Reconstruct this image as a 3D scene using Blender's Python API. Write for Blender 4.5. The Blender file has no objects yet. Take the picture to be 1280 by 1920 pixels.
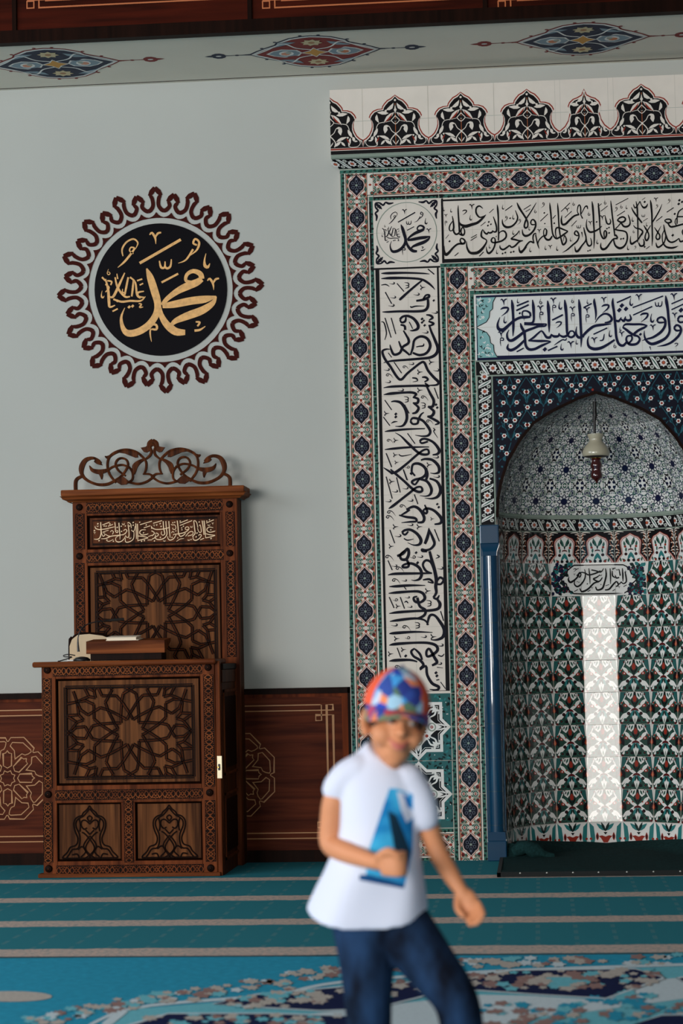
import bpy, bmesh, math, random
from mathutils import Vector, Matrix
import numpy as np
sc = bpy.context.scene
PI = math.pi
# ------------------------------------------------------------------ camera
CF, CX, CZ, CD, CYAW, CPIT, CROL = 3993.9069, -0.375646, 1.225936, 12.804955, 0.0912018, 0.0677498, -0.0204742
_r = np.array([math.cos(CYAW), math.sin(CYAW), 0.0])
_fw = np.array([-math.sin(CYAW), math.cos(CYAW), 0.0])
_F = _fw * math.cos(CPIT) + np.array([0, 0, math.sin(CPIT)])
_U = -_fw * math.sin(CPIT) + np.array([0, 0, math.cos(CPIT)])
_O = np.array([CX, -CD, CZ])
def un(px, py, X=None, Y=None, Z=None):
    """the point of the world plane X=, Y= or Z= seen at photo pixel (px, py)"""
    a, b = px - 640, py - 960
    c, s = math.cos(CROL), math.sin(CROL)
    x = c * a + s * b; y = -s * a + c * b
    d = _F * CF + _r * x - _U * y
    t = (Y - _O[1]) / d[1] if Y is not None else (Z - _O[2]) / d[2] if Z is not None else (X - _O[0]) / d[0]
    return Vector(_O + t * d)
cam_d = bpy.data.cameras.new('camera'); cam = bpy.data.objects.new('camera', cam_d); sc.collection.objects.link(cam)
c, s = math.cos(CROL), math.sin(CROL)
right = c * _r + s * _U
up = -s * _r + c * _U
cam.matrix_world = Matrix(((right[0], up[0], -_F[0], _O[0]), (right[1], up[1], -_F[1], _O[1]), (right[2], up[2], -_F[2], _O[2]), (0, 0, 0, 1)))
cam_d.sensor_fit = 'VERTICAL'; cam_d.sensor_height = 36.0; cam_d.sensor_width = 24.0
cam_d.lens = 36.0 * CF / 1920.0
cam_d.clip_end = 200
cam_d.dof.use_dof = True; cam_d.dof.focus_distance = 12.75; cam_d.dof.aperture_fstop = 2.9
sc.camera = cam
# ------------------------------------------------------------------ light
sc.view_settings.view_transform = 'Standard'; sc.view_settings.look = 'None'
sc.view_settings.exposure = 0.0; sc.view_settings.gamma = 1.0; sc.view_settings.use_curve_mapping = False
world = bpy.data.worlds.new('daylight'); sc.world = world; world.use_nodes = True
world.node_tree.nodes['Background'].inputs[0].default_value = (0.80, 0.90, 1.0, 1)
world.node_tree.nodes['Background'].inputs[1].default_value = 0.09
def area(name, loc, aim, sx, sy, power, col):
    d = bpy.data.lights.new(name, 'AREA'); d.shape = 'RECTANGLE'; d.size = sx; d.size_y = sy; d.energy = power; d.color = col
    o = bpy.data.objects.new(name, d); sc.collection.objects.link(o); o.location = loc
    o.rotation_euler = (Vector(aim) - Vector(loc)).to_track_quat('-Z', 'Y').to_euler()
    return o
area('window_daylight_left', (-9.0, -7.0, 3.7), (-2.0, -4.5, 0), 5.5, 3.0, 400, (0.84, 0.93, 1.0))
area('window_daylight_rear', (-7.6, -17.5, 2.4), (-1.2, -.5, 2.6), 6.4, 3.8, 1500, (1.0, 0.98, 0.95))
# ------------------------------------------------------------------ materials
def lin(c):
    return tuple(((v / 255) / 12.92 if v / 255 <= .04045 else (((v / 255) + .055) / 1.055) ** 2.4) for v in c)
MATS = {}
def mat(name, rgb, rough=.5, spec=.5, coat=0.0, var=0.0, vscale=8.0, metal=0.0, bump=0.0, bscale=200.0, coat_rough=.03, vstretch=None):
    m = bpy.data.materials.new(name); m.use_nodes = True
    nt = m.node_tree; b = nt.nodes['Principled BSDF']
    col = lin(rgb) + (1,)
    b.inputs['Base Color'].default_value = col
    b.inputs['Roughness'].default_value = rough
    b.inputs['Specular IOR Level'].default_value = spec
    b.inputs['Metallic'].default_value = metal
    b.inputs['Coat Weight'].default_value = coat
    b.inputs['Coat Roughness'].default_value = coat_rough
    if coat: b.inputs['Coat IOR'].default_value = 1.6
    m.diffuse_color = col
    if var or bump:
        tc = nt.nodes.new('ShaderNodeTexCoord')
        src = tc.outputs['Object']
        if vstretch:
            mp = nt.nodes.new('ShaderNodeMapping'); mp.inputs['Scale'].default_value = vstretch
            nt.links.new(src, mp.inputs[0]); src = mp.outputs[0]
    if var:
        n = nt.nodes.new('ShaderNodeTexNoise'); n.inputs['Scale'].default_value = vscale; n.inputs['Detail'].default_value = 5
        nt.links.new(src, n.inputs['Vector'])
        r = nt.nodes.new('ShaderNodeMapRange'); r.inputs['From Min'].default_value = .3; r.inputs['From Max'].default_value = .7
        r.inputs['To Min'].default_value = 1 - var; r.inputs['To Max'].default_value = 1 + var
        nt.links.new(n.outputs['Fac'], r.inputs['Value'])
        mx = nt.nodes.new('ShaderNodeMix'); mx.data_type = 'RGBA'; mx.blend_type = 'MULTIPLY'; mx.inputs[0].default_value = 1
        mx.inputs[6].default_value = col
        nt.links.new(r.outputs[0], mx.inputs[7]); nt.links.new(mx.outputs[2], b.inputs['Base Color'])
    if bump:
        n2 = nt.nodes.new('ShaderNodeTexNoise'); n2.inputs['Scale'].default_value = bscale; n2.inputs['Detail'].default_value = 3
        nt.links.new(src, n2.inputs['Vector'])
        bp_ = nt.nodes.new('ShaderNodeBump'); bp_.inputs['Strength'].default_value = bump; bp_.inputs['Distance'].default_value = .004
        nt.links.new(n2.outputs['Fac'], bp_.inputs['Height']); nt.links.new(bp_.outputs[0], b.inputs['Normal'])
    MATS[name] = m
    return m
def wood(name, dark, light, scale=(26, 26, 1.6), rough=.5, coat=0.0):
    m = bpy.data.materials.new(name); m.use_nodes = True
    nt = m.node_tree; b = nt.nodes['Principled BSDF']
    tc = nt.nodes.new('ShaderNodeTexCoord'); mp = nt.nodes.new('ShaderNodeMapping'); mp.inputs['Scale'].default_value = scale
    nt.links.new(tc.outputs['Object'], mp.inputs[0])
    n = nt.nodes.new('ShaderNodeTexNoise'); n.inputs['Scale'].default_value = 1.0; n.inputs['Detail'].default_value = 8; n.inputs['Distortion'].default_value = .6
    nt.links.new(mp.outputs[0], n.inputs['Vector'])
    cr = nt.nodes.new('ShaderNodeValToRGB')
    cr.color_ramp.elements[0].position = .33; cr.color_ramp.elements[0].color = lin(dark) + (1,)
    cr.color_ramp.elements[1].position = .68; cr.color_ramp.elements[1].color = lin(light) + (1,)
    nt.links.new(n.outputs['Fac'], cr.inputs[0]); nt.links.new(cr.outputs[0], b.inputs['Base Color'])
    b.inputs['Roughness'].default_value = rough; b.inputs['Coat Weight'].default_value = coat; b.inputs['Coat Roughness'].default_value = .25
    b.inputs['Specular IOR Level'].default_value = .04
    MATS[name] = m; m.diffuse_color = lin(light) + (1,)
    return m
T = dict(rough=.5, spec=.08, coat=.5)
mat('cream', (214, 203, 192), **T, var=.04); mat('offwhite', (218, 216, 212), **T)
mat('navy', (10, 9, 25), **T); mat('black', (12, 9, 12), **T); mat('green', (52, 98, 86), **T, var=.15, vscale=60)
mat('dkgreen', (14, 34, 30), **T); mat('leafgreen', (44, 84, 72), **T); mat('teal', (42, 112, 112), **T); mat('ltteal', (128, 172, 172), **T)
mat('red', (140, 44, 30), **T); mat('orange', (196, 108, 62), **T); mat('sage', (130, 142, 130), **T); mat('greyblue', (92, 98, 112), **T)
mat('grout', (186, 178, 166), rough=.8); mat('darkblue', (16, 20, 52), **T); mat('wine', (84, 20, 22), **T)
mat('glaze', (6, 52, 80), rough=.3, spec=.2, coat=.8)
mat('glaze_dark', (8, 44, 60), rough=.3, coat=.5)
mat('plaster', (174, 174, 168), rough=.9, spec=.2, var=.02, vscale=1.2, bump=.08, bscale=90)
mat('soffit_paint', (228, 218, 202), rough=.9, spec=.1, var=.04, vscale=2.0)
mat('roundel_black', (11, 9, 14), rough=.5, spec=.04); mat('gold_leaf', (214, 160, 92), rough=.5, var=.18, vscale=40, spec=.4)
mat('maroon', (58, 17, 12), rough=.8, spec=.1); mat('gold_line', (158, 104, 46), rough=.5)
mat('inlay', (228, 192, 150), rough=.6)
wood('wood', (38, 17, 8), (98, 51, 26)); wood('wood_frame', (64, 28, 13), (118, 60, 30)); wood('wood_dark', (17, 6, 3), (30, 12, 6))
wood('wood_panel', (54, 29, 15), (114, 69, 38), scale=(34, 34, 1.2)); wood('wainscot', (58, 22, 12), (90, 40, 22), scale=(1.6, 20, 26), rough=.5)
wood('wood_red', (34, 8, 3), (66, 19, 7), scale=(1.2, 20, 20), rough=.5); wood('wood_rail', (70, 31, 14), (130, 70, 35), scale=(1.6, 26, 26)); wood('wood_trim', (64, 24, 10), (112, 50, 22), scale=(20, 20, 1.6))
mat('brass', (196, 160, 90), rough=.25, metal=1.0); mat('steel', (210, 208, 200), rough=.3, metal=.6); mat('plate', (222, 206, 170), rough=.35, metal=.2)
mat('opal_glass', (168, 160, 138), rough=.25, spec=.5, coat=.4); mat('dark_red_glass', (58, 14, 12), rough=.15, coat=.8); mat('iron', (24, 18, 16), rough=.5)
mat('plastic_black', (16, 16, 18), rough=.35); mat('paper', (226, 208, 184), rough=.8); mat('cloth_cream', (196, 172, 140), rough=.9); mat('cable_white', (216, 214, 208), rough=.5)
mat('rug_dark', (20, 46, 46), rough=.95, spec=.1, var=.35, vscale=60, bump=.5, bscale=160); mat('rug_binding', (12, 16, 16), rough=.9)
mat('skin', (200, 132, 92), rough=.55, spec=.35, var=.06, vscale=12); mat('lips', (190, 104, 92), rough=.5); mat('eye_white', (176, 158, 148), rough=.3); mat('eye_dark', (30, 18, 12), rough=.2)
mat('hair', (34, 22, 16), rough=.6)
# ------------------------------------------------------------------ mesh helpers
def link(o): sc.collection.objects.link(o); return o
def tag(o, label, cat=None, group=None, kind=None):
    if label: o['label'] = label
    if cat: o['category'] = cat
    if group: o['group'] = group
    if kind: o['kind'] = kind
    return o
def thing(name, label, cat, loc, group=None):
    o = bpy.data.objects.new(name, None); link(o); o.location = loc; o.empty_display_size = .1
    return tag(o, label, cat, group)
def root_of(o):
    while o.parent is not None: o = o.parent
    return o
class MB:
    """collects faces in world coordinates; build() links them as one mesh object"""
    def __init__(s): s.v = []; s.f = []; s.m = []; s.mats = []; s.sm = []
    def mi(s, m):
        if m not in s.mats: s.mats.append(m)
        return s.mats.index(m)
    def face(s, pts, m, smooth=False):
        k = len(s.v); s.v.extend(Vector(p) for p in pts); s.f.append(tuple(range(k, k + len(pts)))); s.m.append(s.mi(m)); s.sm.append(smooth)
    def grid(s, rows, m, smooth=True, close=False):
        k = len(s.v); n = len(rows[0])
        for r in rows: s.v.extend(Vector(p) for p in r)
        for i in range(len(rows) - 1):
            for j in range(n if close else n - 1):
                a = k + i * n + j; b = k + i * n + (j + 1) % n
                s.f.append((a, b, b + n, a + n)); s.m.append(s.mi(m)); s.sm.append(smooth)
        return k
    def box(s, x0, x1, y0, y1, z0, z1, m, bev=0.0):
        x0, x1 = min(x0, x1), max(x0, x1); y0, y1 = min(y0, y1), max(y0, y1); z0, z1 = min(z0, z1), max(z0, z1)
        if bev:
            b = min(bev, (x1 - x0) / 3, (y1 - y0) / 3, (z1 - z0) / 3)
            bm = bmesh.new(); bmesh.ops.create_cube(bm, size=1)
            for v in bm.verts: v.co = Vector(((x0 + x1) / 2 + v.co.x * (x1 - x0), (y0 + y1) / 2 + v.co.y * (y1 - y0), (z0 + z1) / 2 + v.co.z * (z1 - z0)))
            bmesh.ops.bevel(bm, geom=bm.edges[:], offset=b, segments=2, affect='EDGES', profile=.5)
            for f in bm.faces: s.face([v.co.copy() for v in f.verts], m)
            bm.free(); return
        p = [(x0, y0, z0), (x1, y0, z0), (x1, y1, z0), (x0, y1, z0), (x0, y0, z1), (x1, y0, z1), (x1, y1, z1), (x0, y1, z1)]
        for q in ((3, 2, 1, 0), (4, 5, 6, 7), (0, 1, 5, 4), (1, 2, 6, 5), (2, 3, 7, 6), (3, 0, 4, 7)): s.face([p[i] for i in q], m)
    def lathe(s, cx, cy, prof, m, n=28, a0=0, a1=2 * PI):
        full = abs(a1 - a0 - 2 * PI) < 1e-6
        k = n if full else n + 1
        rows = [[(cx + r * math.cos(a0 + (a1 - a0) * i / n), cy + r * math.sin(a0 + (a1 - a0) * i / n), z) for i in range(k)] for r, z in prof]
        s.grid(rows, m, True, full)
    def tube(s, pts, r, m, n=8, cap=True):
        pts = [Vector(p) for p in pts]; rs = r if isinstance(r, (list, tuple)) else [r] * len(pts)
        rows = []; prev = None
        for i, p in enumerate(pts):
            d = (pts[min(i + 1, len(pts) - 1)] - pts[max(i - 1, 0)])
            if d.length < 1e-9: d = Vector((0, 0, 1))
            d.normalize()
            if prev is None: prev = d.orthogonal().normalized()
            prev = (prev - d * prev.dot(d)); prev = prev.normalized() if prev.length > 1e-6 else d.orthogonal().normalized()
            q = d.cross(prev)
            rows.append([p + (prev * math.cos(2 * PI * j / n) + q * math.sin(2 * PI * j / n)) * rs[i] for j in range(n)])
        s.grid(rows, m, True, True)
        if cap: s.face(rows[0][::-1], m); s.face(rows[-1], m)
    def prism(s, pts, d, m):
        """pts: planar outline (front); d: vector to the back"""
        d = Vector(d); a = [Vector(p) for p in pts]; b = [p + d for p in a]
        s.face(a, m); s.face(b[::-1], m)
        for i in range(len(a)):
            j = (i + 1) % len(a); s.face([a[j], a[i], b[i], b[j]], m)
    def build(s, name, parent=None, recalc=True):
        me = bpy.data.meshes.new(name)
        off = Vector(root_of(parent).location) if parent is not None else Vector((0, 0, 0))
        me.from_pydata([tuple(v - off) for v in s.v], [], s.f)
        for m in s.mats: me.materials.append(MATS[m])
        me.polygons.foreach_set('material_index', s.m); me.polygons.foreach_set('use_smooth', s.sm)
        me.update()
        o = bpy.data.objects.new(name, me); link(o)
        if parent is not None: o.parent = parent
        return o
def cr(pts, sub=5, closed=False):
    """Catmull-Rom through (x, y, w, ...) tuples"""
    n = len(pts)
    if n < 3 and not closed: return [tuple(p) for p in pts]
    out = []
    for i in range(n if closed else n - 1):
        p0 = pts[(i - 1) % n] if closed or i else pts[0]; p1 = pts[i]; p2 = pts[(i + 1) % n]; p3 = pts[(i + 2) % n] if closed or i + 2 < n else pts[-1]
        for k in range(sub):
            t = k / sub
            out.append(tuple(.5 * (2 * b + (c_ - a) * t + (2 * a - 5 * b + 4 * c_ - d) * t * t + (3 * b - a - 3 * c_ + d) * t ** 3) for a, b, c_, d in zip(p0, p1, p2, p3)))
    if not closed: out.append(tuple(pts[-1]))
    return out
STEP = .0007
LK = 1.0            # how full the leaves are painted
_lift = [0]
def lift():
    """every painted shape lies a hair above the one before, so none are coplanar"""
    _lift[0] = (_lift[0] + 1) % 41
    return _lift[0] * .021
class G:
    """a drawing surface: fn(u, v, h) gives the world point; xf is a 2x3 affine applied first"""
    def __init__(s, mb, fn, xf=(1, 0, 0, 0, 1, 0)): s.mb = mb; s.fn = fn; s.xf = xf
    def at(s, a, b, c_, d, e, f):
        A, B, C_, D, E_, F_ = s.xf
        return G(s.mb, s.fn, (A * a + B * d, A * b + B * e, A * c_ + B * f + C_, D * a + E_ * d, D * b + E_ * e, D * c_ + E_ * f + F_))
    def move(s, u, v, k=1, ky=None): return s.at(k, 0, u, 0, ky if ky is not None else k, v)
    def rot(s, a): return s.at(math.cos(a), -math.sin(a), 0, math.sin(a), math.cos(a), 0)
    def p(s, u, v, h):
        A, B, C_, D, E_, F_ = s.xf
        return s.fn(A * u + B * v + C_, D * u + E_ * v + F_, h * STEP)
    def poly(s, pts, m, h=1):
        h += lift() if h else 0
        s.mb.face([s.p(u, v, h) for u, v in pts], m)
    def rect(s, u0, v0, u1, v1, m, h=1): s.poly([(u0, v0), (u1, v0), (u1, v1), (u0, v1)], m, h)
    def disc(s, u, v, r, m, h=1, n=12, ry=None, a=0):
        ry = r if ry is None else ry; ca, sa = math.cos(a), math.sin(a)
        s.poly([(u + ca * r * math.cos(2 * PI * i / n) - sa * ry * math.sin(2 * PI * i / n), v + sa * r * math.cos(2 * PI * i / n) + ca * ry * math.sin(2 * PI * i / n)) for i in range(n)], m, h)
    def star(s, u, v, r0, r1, n, m, h=1, a=0):
        s.poly([(u + (r0 if i % 2 == 0 else r1) * math.cos(a + PI * i / n), v + (r0 if i % 2 == 0 else r1) * math.sin(a + PI * i / n)) for i in range(2 * n)], m, h)
    def leaf(s, u0, v0, u1, v1, w, m, h=1, bend=0.0):
        w *= LK
        dx, dy = u1 - u0, v1 - v0; L = math.hypot(dx, dy) or 1; nx, ny = -dy / L, dx / L
        def q(t, k): return (u0 + dx * t + nx * (k * w + bend * 4 * t * (1 - t)), v0 + dy * t + ny * (k * w + bend * 4 * t * (1 - t)))
        s.poly([q(0, 0), q(.25, -.4), q(.55, -.5), q(.85, -.22), q(1, 0), q(.85, .22), q(.55, .5), q(.25, .4)], m, h)
    def stroke(s, pts, w, m, h=1, smooth=True, sub=5, closed=False):
        P = [tuple(p) if len(p) > 2 else (p[0], p[1], w) for p in pts]; h += lift()
        if smooth: P = cr(P, sub, closed)
        L, R = [], []; n = len(P)
        for i in range(n):
            if closed: a, b = P[i - 1], P[(i + 1) % n]
            else: a, b = P[max(i - 1, 0)], P[min(i + 1, n - 1)]
            dx, dy = b[0] - a[0], b[1] - a[1]; l = math.hypot(dx, dy) or 1
            k = max(P[i][2], 0) / 2
            if not smooth and 0 < i < n - 1 or closed and not smooth:   # mitre
                e0 = (P[i][0] - a[0], P[i][1] - a[1]); l0 = math.hypot(*e0) or 1
                cosb = max(.45, abs((e0[0] * dx + e0[1] * dy) / (l0 * l))); k /= cosb
            nx, ny = -dy / l * k, dx / l * k
            L.append((P[i][0] + nx, P[i][1] + ny)); R.append((P[i][0] - nx, P[i][1] - ny))
        if closed: L.append(L[0]); R.append(R[0])
        s.mb.grid([[s.p(u, v, h) for u, v in L], [s.p(u, v, h) for u, v in R]], m, False)
    def ribbon(s, a, b, w, ht, m, m2=None):
        """a raised strip with a ridge from a to b (carved lattice)"""
        dx, dy = b[0] - a[0], b[1] - a[1]; l = math.hypot(dx, dy)
        if l < 1e-6: return
        nx, ny = -dy / l * w / 2, dx / l * w / 2
        P = lambda q, k, h: s.p(q[0] + nx * k, q[1] + ny * k, h)
        rows = [[P(q, 1, 0), P(q, .75, ht), P(q, .22, ht), P(q, 0, ht * .6), P(q, -.22, ht), P(q, -.75, ht), P(q, -1, 0)] for q in (a, b)]
        for j in range(6):
            s.mb.face([rows[0][j], rows[1][j], rows[1][j + 1], rows[0][j + 1]], m2 if m2 and j in (2, 3) else m)
def plane(Y, ux=1.0, sign=-1):
    """surface X=u, Z=v on the vertical plane Y, facing the room"""
    return lambda u, v, h: Vector((u, Y - h, v))
def pxplane(ox, oy, k, Y):
    """photo crop coordinates (origin ox, oy, magnification k) carried onto the vertical plane Y"""
    return lambda u, v, h: un(ox + u / k, oy + v / k, Y=Y) + Vector((0, -h, 0))
# ---- pen strokes and the small vowel marks of the script
MARK = {
 'V': [[(-.5, -.3, .1), (-.3, -.48, .2), (-.02, -.05, .2), (.04, .5, .03)], [(-.02, -.05, .12), (.2, -.42, .2), (.5, -.5, .14)]],
 'L': [[(-.02, -.65, .06), (-.14, -.1, .14), (-.1, .35, .28), (.14, .45, .24), (.3, .15, .05)]],
 'M': [[(-.3, -.1, .1), (-.15, -.5, .2), (.25, -.45, .2), (.25, -.1, .2), (-.2, -.1, .14), (-.25, .3, .14), (-.15, .9, .04)]],
 'U': [[(.2, -.05, .16), (-.1, -.2, .18), (.05, -.55, .18), (.35, -.35, .18), (.35, 0, .2), (.1, .45, .14), (-.6, .95, .03)]],
 'S': [[(-.6, -.3, .12), (-.45, .3, .22), (-.12, .3, .2), (-.08, -.25, .12)], [(-.12, .2, .2), (.1, .4, .22), (.42, .2, .2), (.5, -.45, .1)]],
 'O': [[(-.02, -.75, .08), (-.3, .05, .15), (0, .4, .2), (.3, .1, .18), (.02, -.2, .12), (-.25, .05, .12)]],
 'R': [[(-.5, -.2, .12), (-.1, -.42, .3), (.5, -.4, .28), (.35, .1, .24), (-.4, .7, .04)]],
}
def script(g, text, m, h, base=46, rotated=False, wk=1.0):
    for st in text.replace('\n', ';').split(';'):
        st = st.strip()
        if not st: continue
        k = st[0]
        if k.isalpha():
            a = [[float(q) for q in t.split(',')] for t in st[1:].split()]
            if k == 'D':
                for t in a:
                    x, y = t[0], t[1]; r = (t[2] if len(t) > 2 else base * .4) * .72
                    g.poly([(x - r, y + r * .12), (x - r * .1, y + r), (x + r, y - r * .12), (x + r * .1, y - r)], m, h)
            elif k == 'F':
                (x0, y0), (x1, y1, w) = a[0][:2], (a[1] + [base * .24])[:3]
                g.stroke([(x0, y0, w), (x1, y1, w)], w, m, h, smooth=False)
            else:
                for t in a:
                    x, y = t[0], t[1]; z = t[2] if len(t) > 2 else base
                    for q in MARK[k]:
                        g.stroke([((x + v * z, y - u * z) if rotated else (x + u * z, y + v * z)) + (w * z * .95,) for u, v, w in q], 1, m, h, sub=3)
        else:
            P = []; w = 16
            for t in st.split():
                a = [float(q) for q in t.split(',')]
                if len(a) > 2: w = a[2]
                P.append((a[0], a[1], w * wk))
            if len(P) > 1: g.stroke(P, 1, m, h, sub=4)
# ------------------------------------------------------------------ what the pens wrote
TOP_A = """L52,220 163,240; V85,320; M85,425
180,320,10 195,400,20 202,500,24 188,545,14; 185,400,12 150,450,16 135,500,18 145,540,16 175,540,14 198,510,14
195,500,20 205,560,24 235,595,26 270,585,24 290,560,20; 270,160,6 268,230,18 275,350,22 285,480,26 290,565,26
285,590,22 340,610,24 365,570,20 355,510,16 325,500,18 310,560,18 332,605,20
275,400,14 310,450,30 380,475,44 470,450,40 560,420,34 640,350,26 685,300,8; 685,305,8 640,330,16 590,340,20 550,300,24 535,250,22 545,195,22 590,172,22 640,210,8
R362,262,62; V475,185,80; L455,350,70; F735,275 800,215,10; F605,470 680,410,10; F80,660 130,600,8; F460,650 550,600,12; F455,690 550,630,12; F215,920 275,870,12; F585,925 650,860,14; F975,240 1080,165,14
D140,700,26 728,410,24 715,465,24 760,445,22 1048,355,22 840,630,16 935,885,24 975,870,24 1060,865,24 1100,855,24
60,770,6 62,850,22 85,900,40 130,870,34 200,790,26 270,740,26 350,735,30 372,700,24 345,665,22 310,660,18 300,700,20 330,740,20
395,700,6 400,790,22 440,865,32 500,880,40 570,865,40 640,800,32 690,720,20 690,680,16 640,650,22 615,620,24 620,560,20 640,520,10
645,530,10 665,570,22 700,590,26 720,560,14; 715,560,14 740,575,24 775,565,24 785,535,8; 785,540,10 810,560,22 840,550,24 845,500,22 830,430,22 795,330,10
855,150,8 862,220,24 870,330,22 872,450,20 875,560,20 872,690,18
872,600,14 900,560,14 950,545,22 985,580,24 985,640,24 930,690,24 870,710,26 820,720,24 780,715,22 765,685,22 785,650,18 815,655,16 825,700,22 815,770,22 780,840,24 730,880,30 700,850,20 690,780,6
L740,780 850,860,56 940,190,60 1095,340,60 1095,570,60; U985,355,56 1185,400,56
930,370,8 935,430,22 965,475,30 1015,490,32 1080,470,26 1140,410,22 1160,350,20 1150,300,16 1125,235,8
1150,120,10 1180,190,28 1230,270,26 1290,360,26
895,760,8 900,800,22 940,825,26 990,800,24 1040,760,20; 1040,760,20 1070,790,22 1120,770,24 1180,710,22 1240,690,12; 1240,690,10 1180,690,20 1120,675,26 1065,665,22 1090,640,18 1150,590,16 1185,540,10; 1185,540,8 1190,600,4
1180,770,6 1185,830,22 1210,865,34 1250,830,28 1290,780,24"""
TOP_B = """-10,250,20 30,310,26 75,380,24 110,450,20 110,520,20 75,540,26 60,500,22 85,430,18; 240,160,6 200,230,14 150,310,16 100,385,18 70,450,18 60,500,16
155,470,22 165,430,18 195,415,20 225,450,24 230,510,24 200,580,26 140,640,28 80,660,32 40,630,24 30,560,8; 155,470,14 175,490,20 220,490,16
L135,550 150,870,60 378,840,56 552,850,60 755,715,50 1155,750,60; F50,265 160,195,12; F80,298 150,255,10; O225,295 800,185 1030,335; U340,190,54
D360,315,22 510,470,22 368,475,18 1145,450,22 1015,885,20 1045,875,20; F300,440 415,330,12
440,160,6 448,240,22 460,350,22 468,480,20 480,600,20 500,660,22 540,700,24 590,680,24 650,640,26 715,590,18; 715,590,16 650,565,22 590,540,24 545,540,22 528,580,18 530,640,14 545,690,12
558,165,6 565,250,22 572,360,20 578,480,20 590,600,20 610,700,20 640,790,26 680,760,24 690,710,20 665,650,14; 660,650,12 645,740,6
F485,400 530,350,12; 370,545,12 395,580,20 385,650,22 355,650,16 350,590,14 370,545,12; 350,650,20 390,710,28 440,715,28 480,660,18; 370,645,16 320,680,18 275,735,16 265,790,8
235,640,10 230,620,14 200,640,20 190,700,18 208,770,14; 230,640,16 245,720,18 265,800,18 285,855,6; 205,765,26 150,745,22 100,790,22 50,870,28 0,905,30
V285,590,60 450,830,60 705,275,66 1050,470,60; F610,295 745,165,12; F668,385 770,290,12; F765,515 845,430,10
625,350,6 615,420,22 630,485,28 680,480,30 740,420,26 810,360,24 880,340,22; 880,345,18 855,290,12 865,220,16 888,195,16 905,240,18 905,340,16; 905,340,14 935,400,18; 910,335,12 940,280,12 970,225,16 1000,215,22 1010,260,8
830,650,22 812,620,20 835,585,18 865,610,22 880,670,20 850,740,22 780,800,22 700,870,18 630,910,4; 820,640,12 850,655,20 875,650,14
S878,520,56; 920,600,18 935,680,4; 950,530,10 965,600,20 985,680,20 975,740,20 920,810,22 870,880,30 835,890,28 820,840,12 818,810,4
985,690,20 1000,770,22 1030,810,26 1065,790,20 1065,730,14 1050,690,8
1075,140,8 1085,220,26 1095,350,24 1100,480,22 1108,600,20 1108,720,20 1102,850,6
1000,410,6 990,480,14 1000,550,22 1040,600,28 1100,595,26 1170,560,22 1225,510,8; 1165,165,6 1175,240,22 1185,330,20 1190,410,18"""
TOP_C = """12,210,14 15,300,20 25,420,20 32,540,18 40,650,20 80,735,26 120,720,24 135,660,22 115,620,18 95,650,18 100,720,16
F0,265 60,215,10; F45,330 150,250,10; O112,205 355,265 540,640,40; V70,430,70
110,390,8 120,440,16 140,510,22 180,520,20 195,480,16 180,440,8; D140,590,22 170,575,22 172,655,24 350,745,24 385,740,24 705,190,28 705,865,24 1155,370,28 1225,165,32 1215,220,32 1265,190,30 1125,690,32
50,800,6 45,860,22 75,900,34 130,880,28 190,800,22 240,745,22 300,740,24; 250,700,24 275,690,24 300,735,20
195,170,6 205,260,20 220,400,20 235,520,20 250,640,20 255,690,18; F270,235 460,135,12; F290,400 410,325,12; U275,295,50; L432,270 525,455,60 455,880,60 735,530
290,470,14 330,430,22 380,415,24 415,440,22 400,480,26 350,495,24 300,470,22; 350,500,20 390,555,26 440,560,28 480,530,22 485,480,16 470,420,16 455,380,8
350,500,16 310,550,14 270,590,16; 255,600,22 310,615,22 380,625,22 430,650,22 445,720,22 430,800,22 390,860,26 330,885,34 270,850,26 245,790,20 240,740,14
505,270,8 540,340,22 600,420,24 665,505,22; 575,180,8 590,260,22 598,400,20 602,560,18 602,700,16 600,800,10
535,225,8 560,280,20 600,240,14 635,180,14; 635,180,12 655,235,14 690,275,28 730,260,24 750,215,6; F665,160 715,125,8; S685,395,46; F680,480 750,435,8
535,540,8 570,580,18 640,600,22 675,640,22 655,690,20 ; 495,700,6 490,780,20 510,820,30 560,790,24 600,760,20 640,700,20 668,650,18
615,800,14 640,850,26 690,840,26 695,780,18 680,745,8; F725,895 780,855,10
690,540,8 720,590,22 760,660,18 765,720,20 735,770,24 710,730,20 725,660,16 770,580,14 795,540,10
790,160,8 800,230,26 812,360,24 815,500,22 818,620,20 820,740,20 815,850,6; 965,220,4 930,310,16 880,400,18 830,480,18 815,500,14
V875,160,64; U885,255,44 1065,175,50 560,870,40; 850,570,8 890,630,20 930,690,20 925,740,22 890,750,22 875,710,18 905,640,16 950,550,4
875,800,8 885,850,22 910,870,26 960,840,22 1000,790,18 1020,740,12; F1035,345 1140,275,14; F875,480 970,405,12
1000,470,14 1040,450,20 1090,455,22 1100,490,24 1050,505,24 1005,475,16; 1050,505,18 1090,560,26 1140,560,26 1200,545,24 1290,520,24; 1180,540,16 1160,500,14 1170,450,14 1190,440,18 1190,520,16; 1290,280,14 1220,330,18 1195,400,18 1190,440,18; 1195,412,20 1290,410,18
990,530,10 1000,600,20 1020,680,22 1050,760,24 1100,795,24 1160,780,22 1220,735,12; 1220,735,12 1240,785,24 1290,770,22; 1020,690,14 1010,760,16 985,820,18 970,760,14 970,680,14 1000,610,12; 985,820,20 1030,865,26 1100,880,28 1160,870,22 1210,850,4; 1285,600,14 1268,640,18 1285,690,14"""
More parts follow.
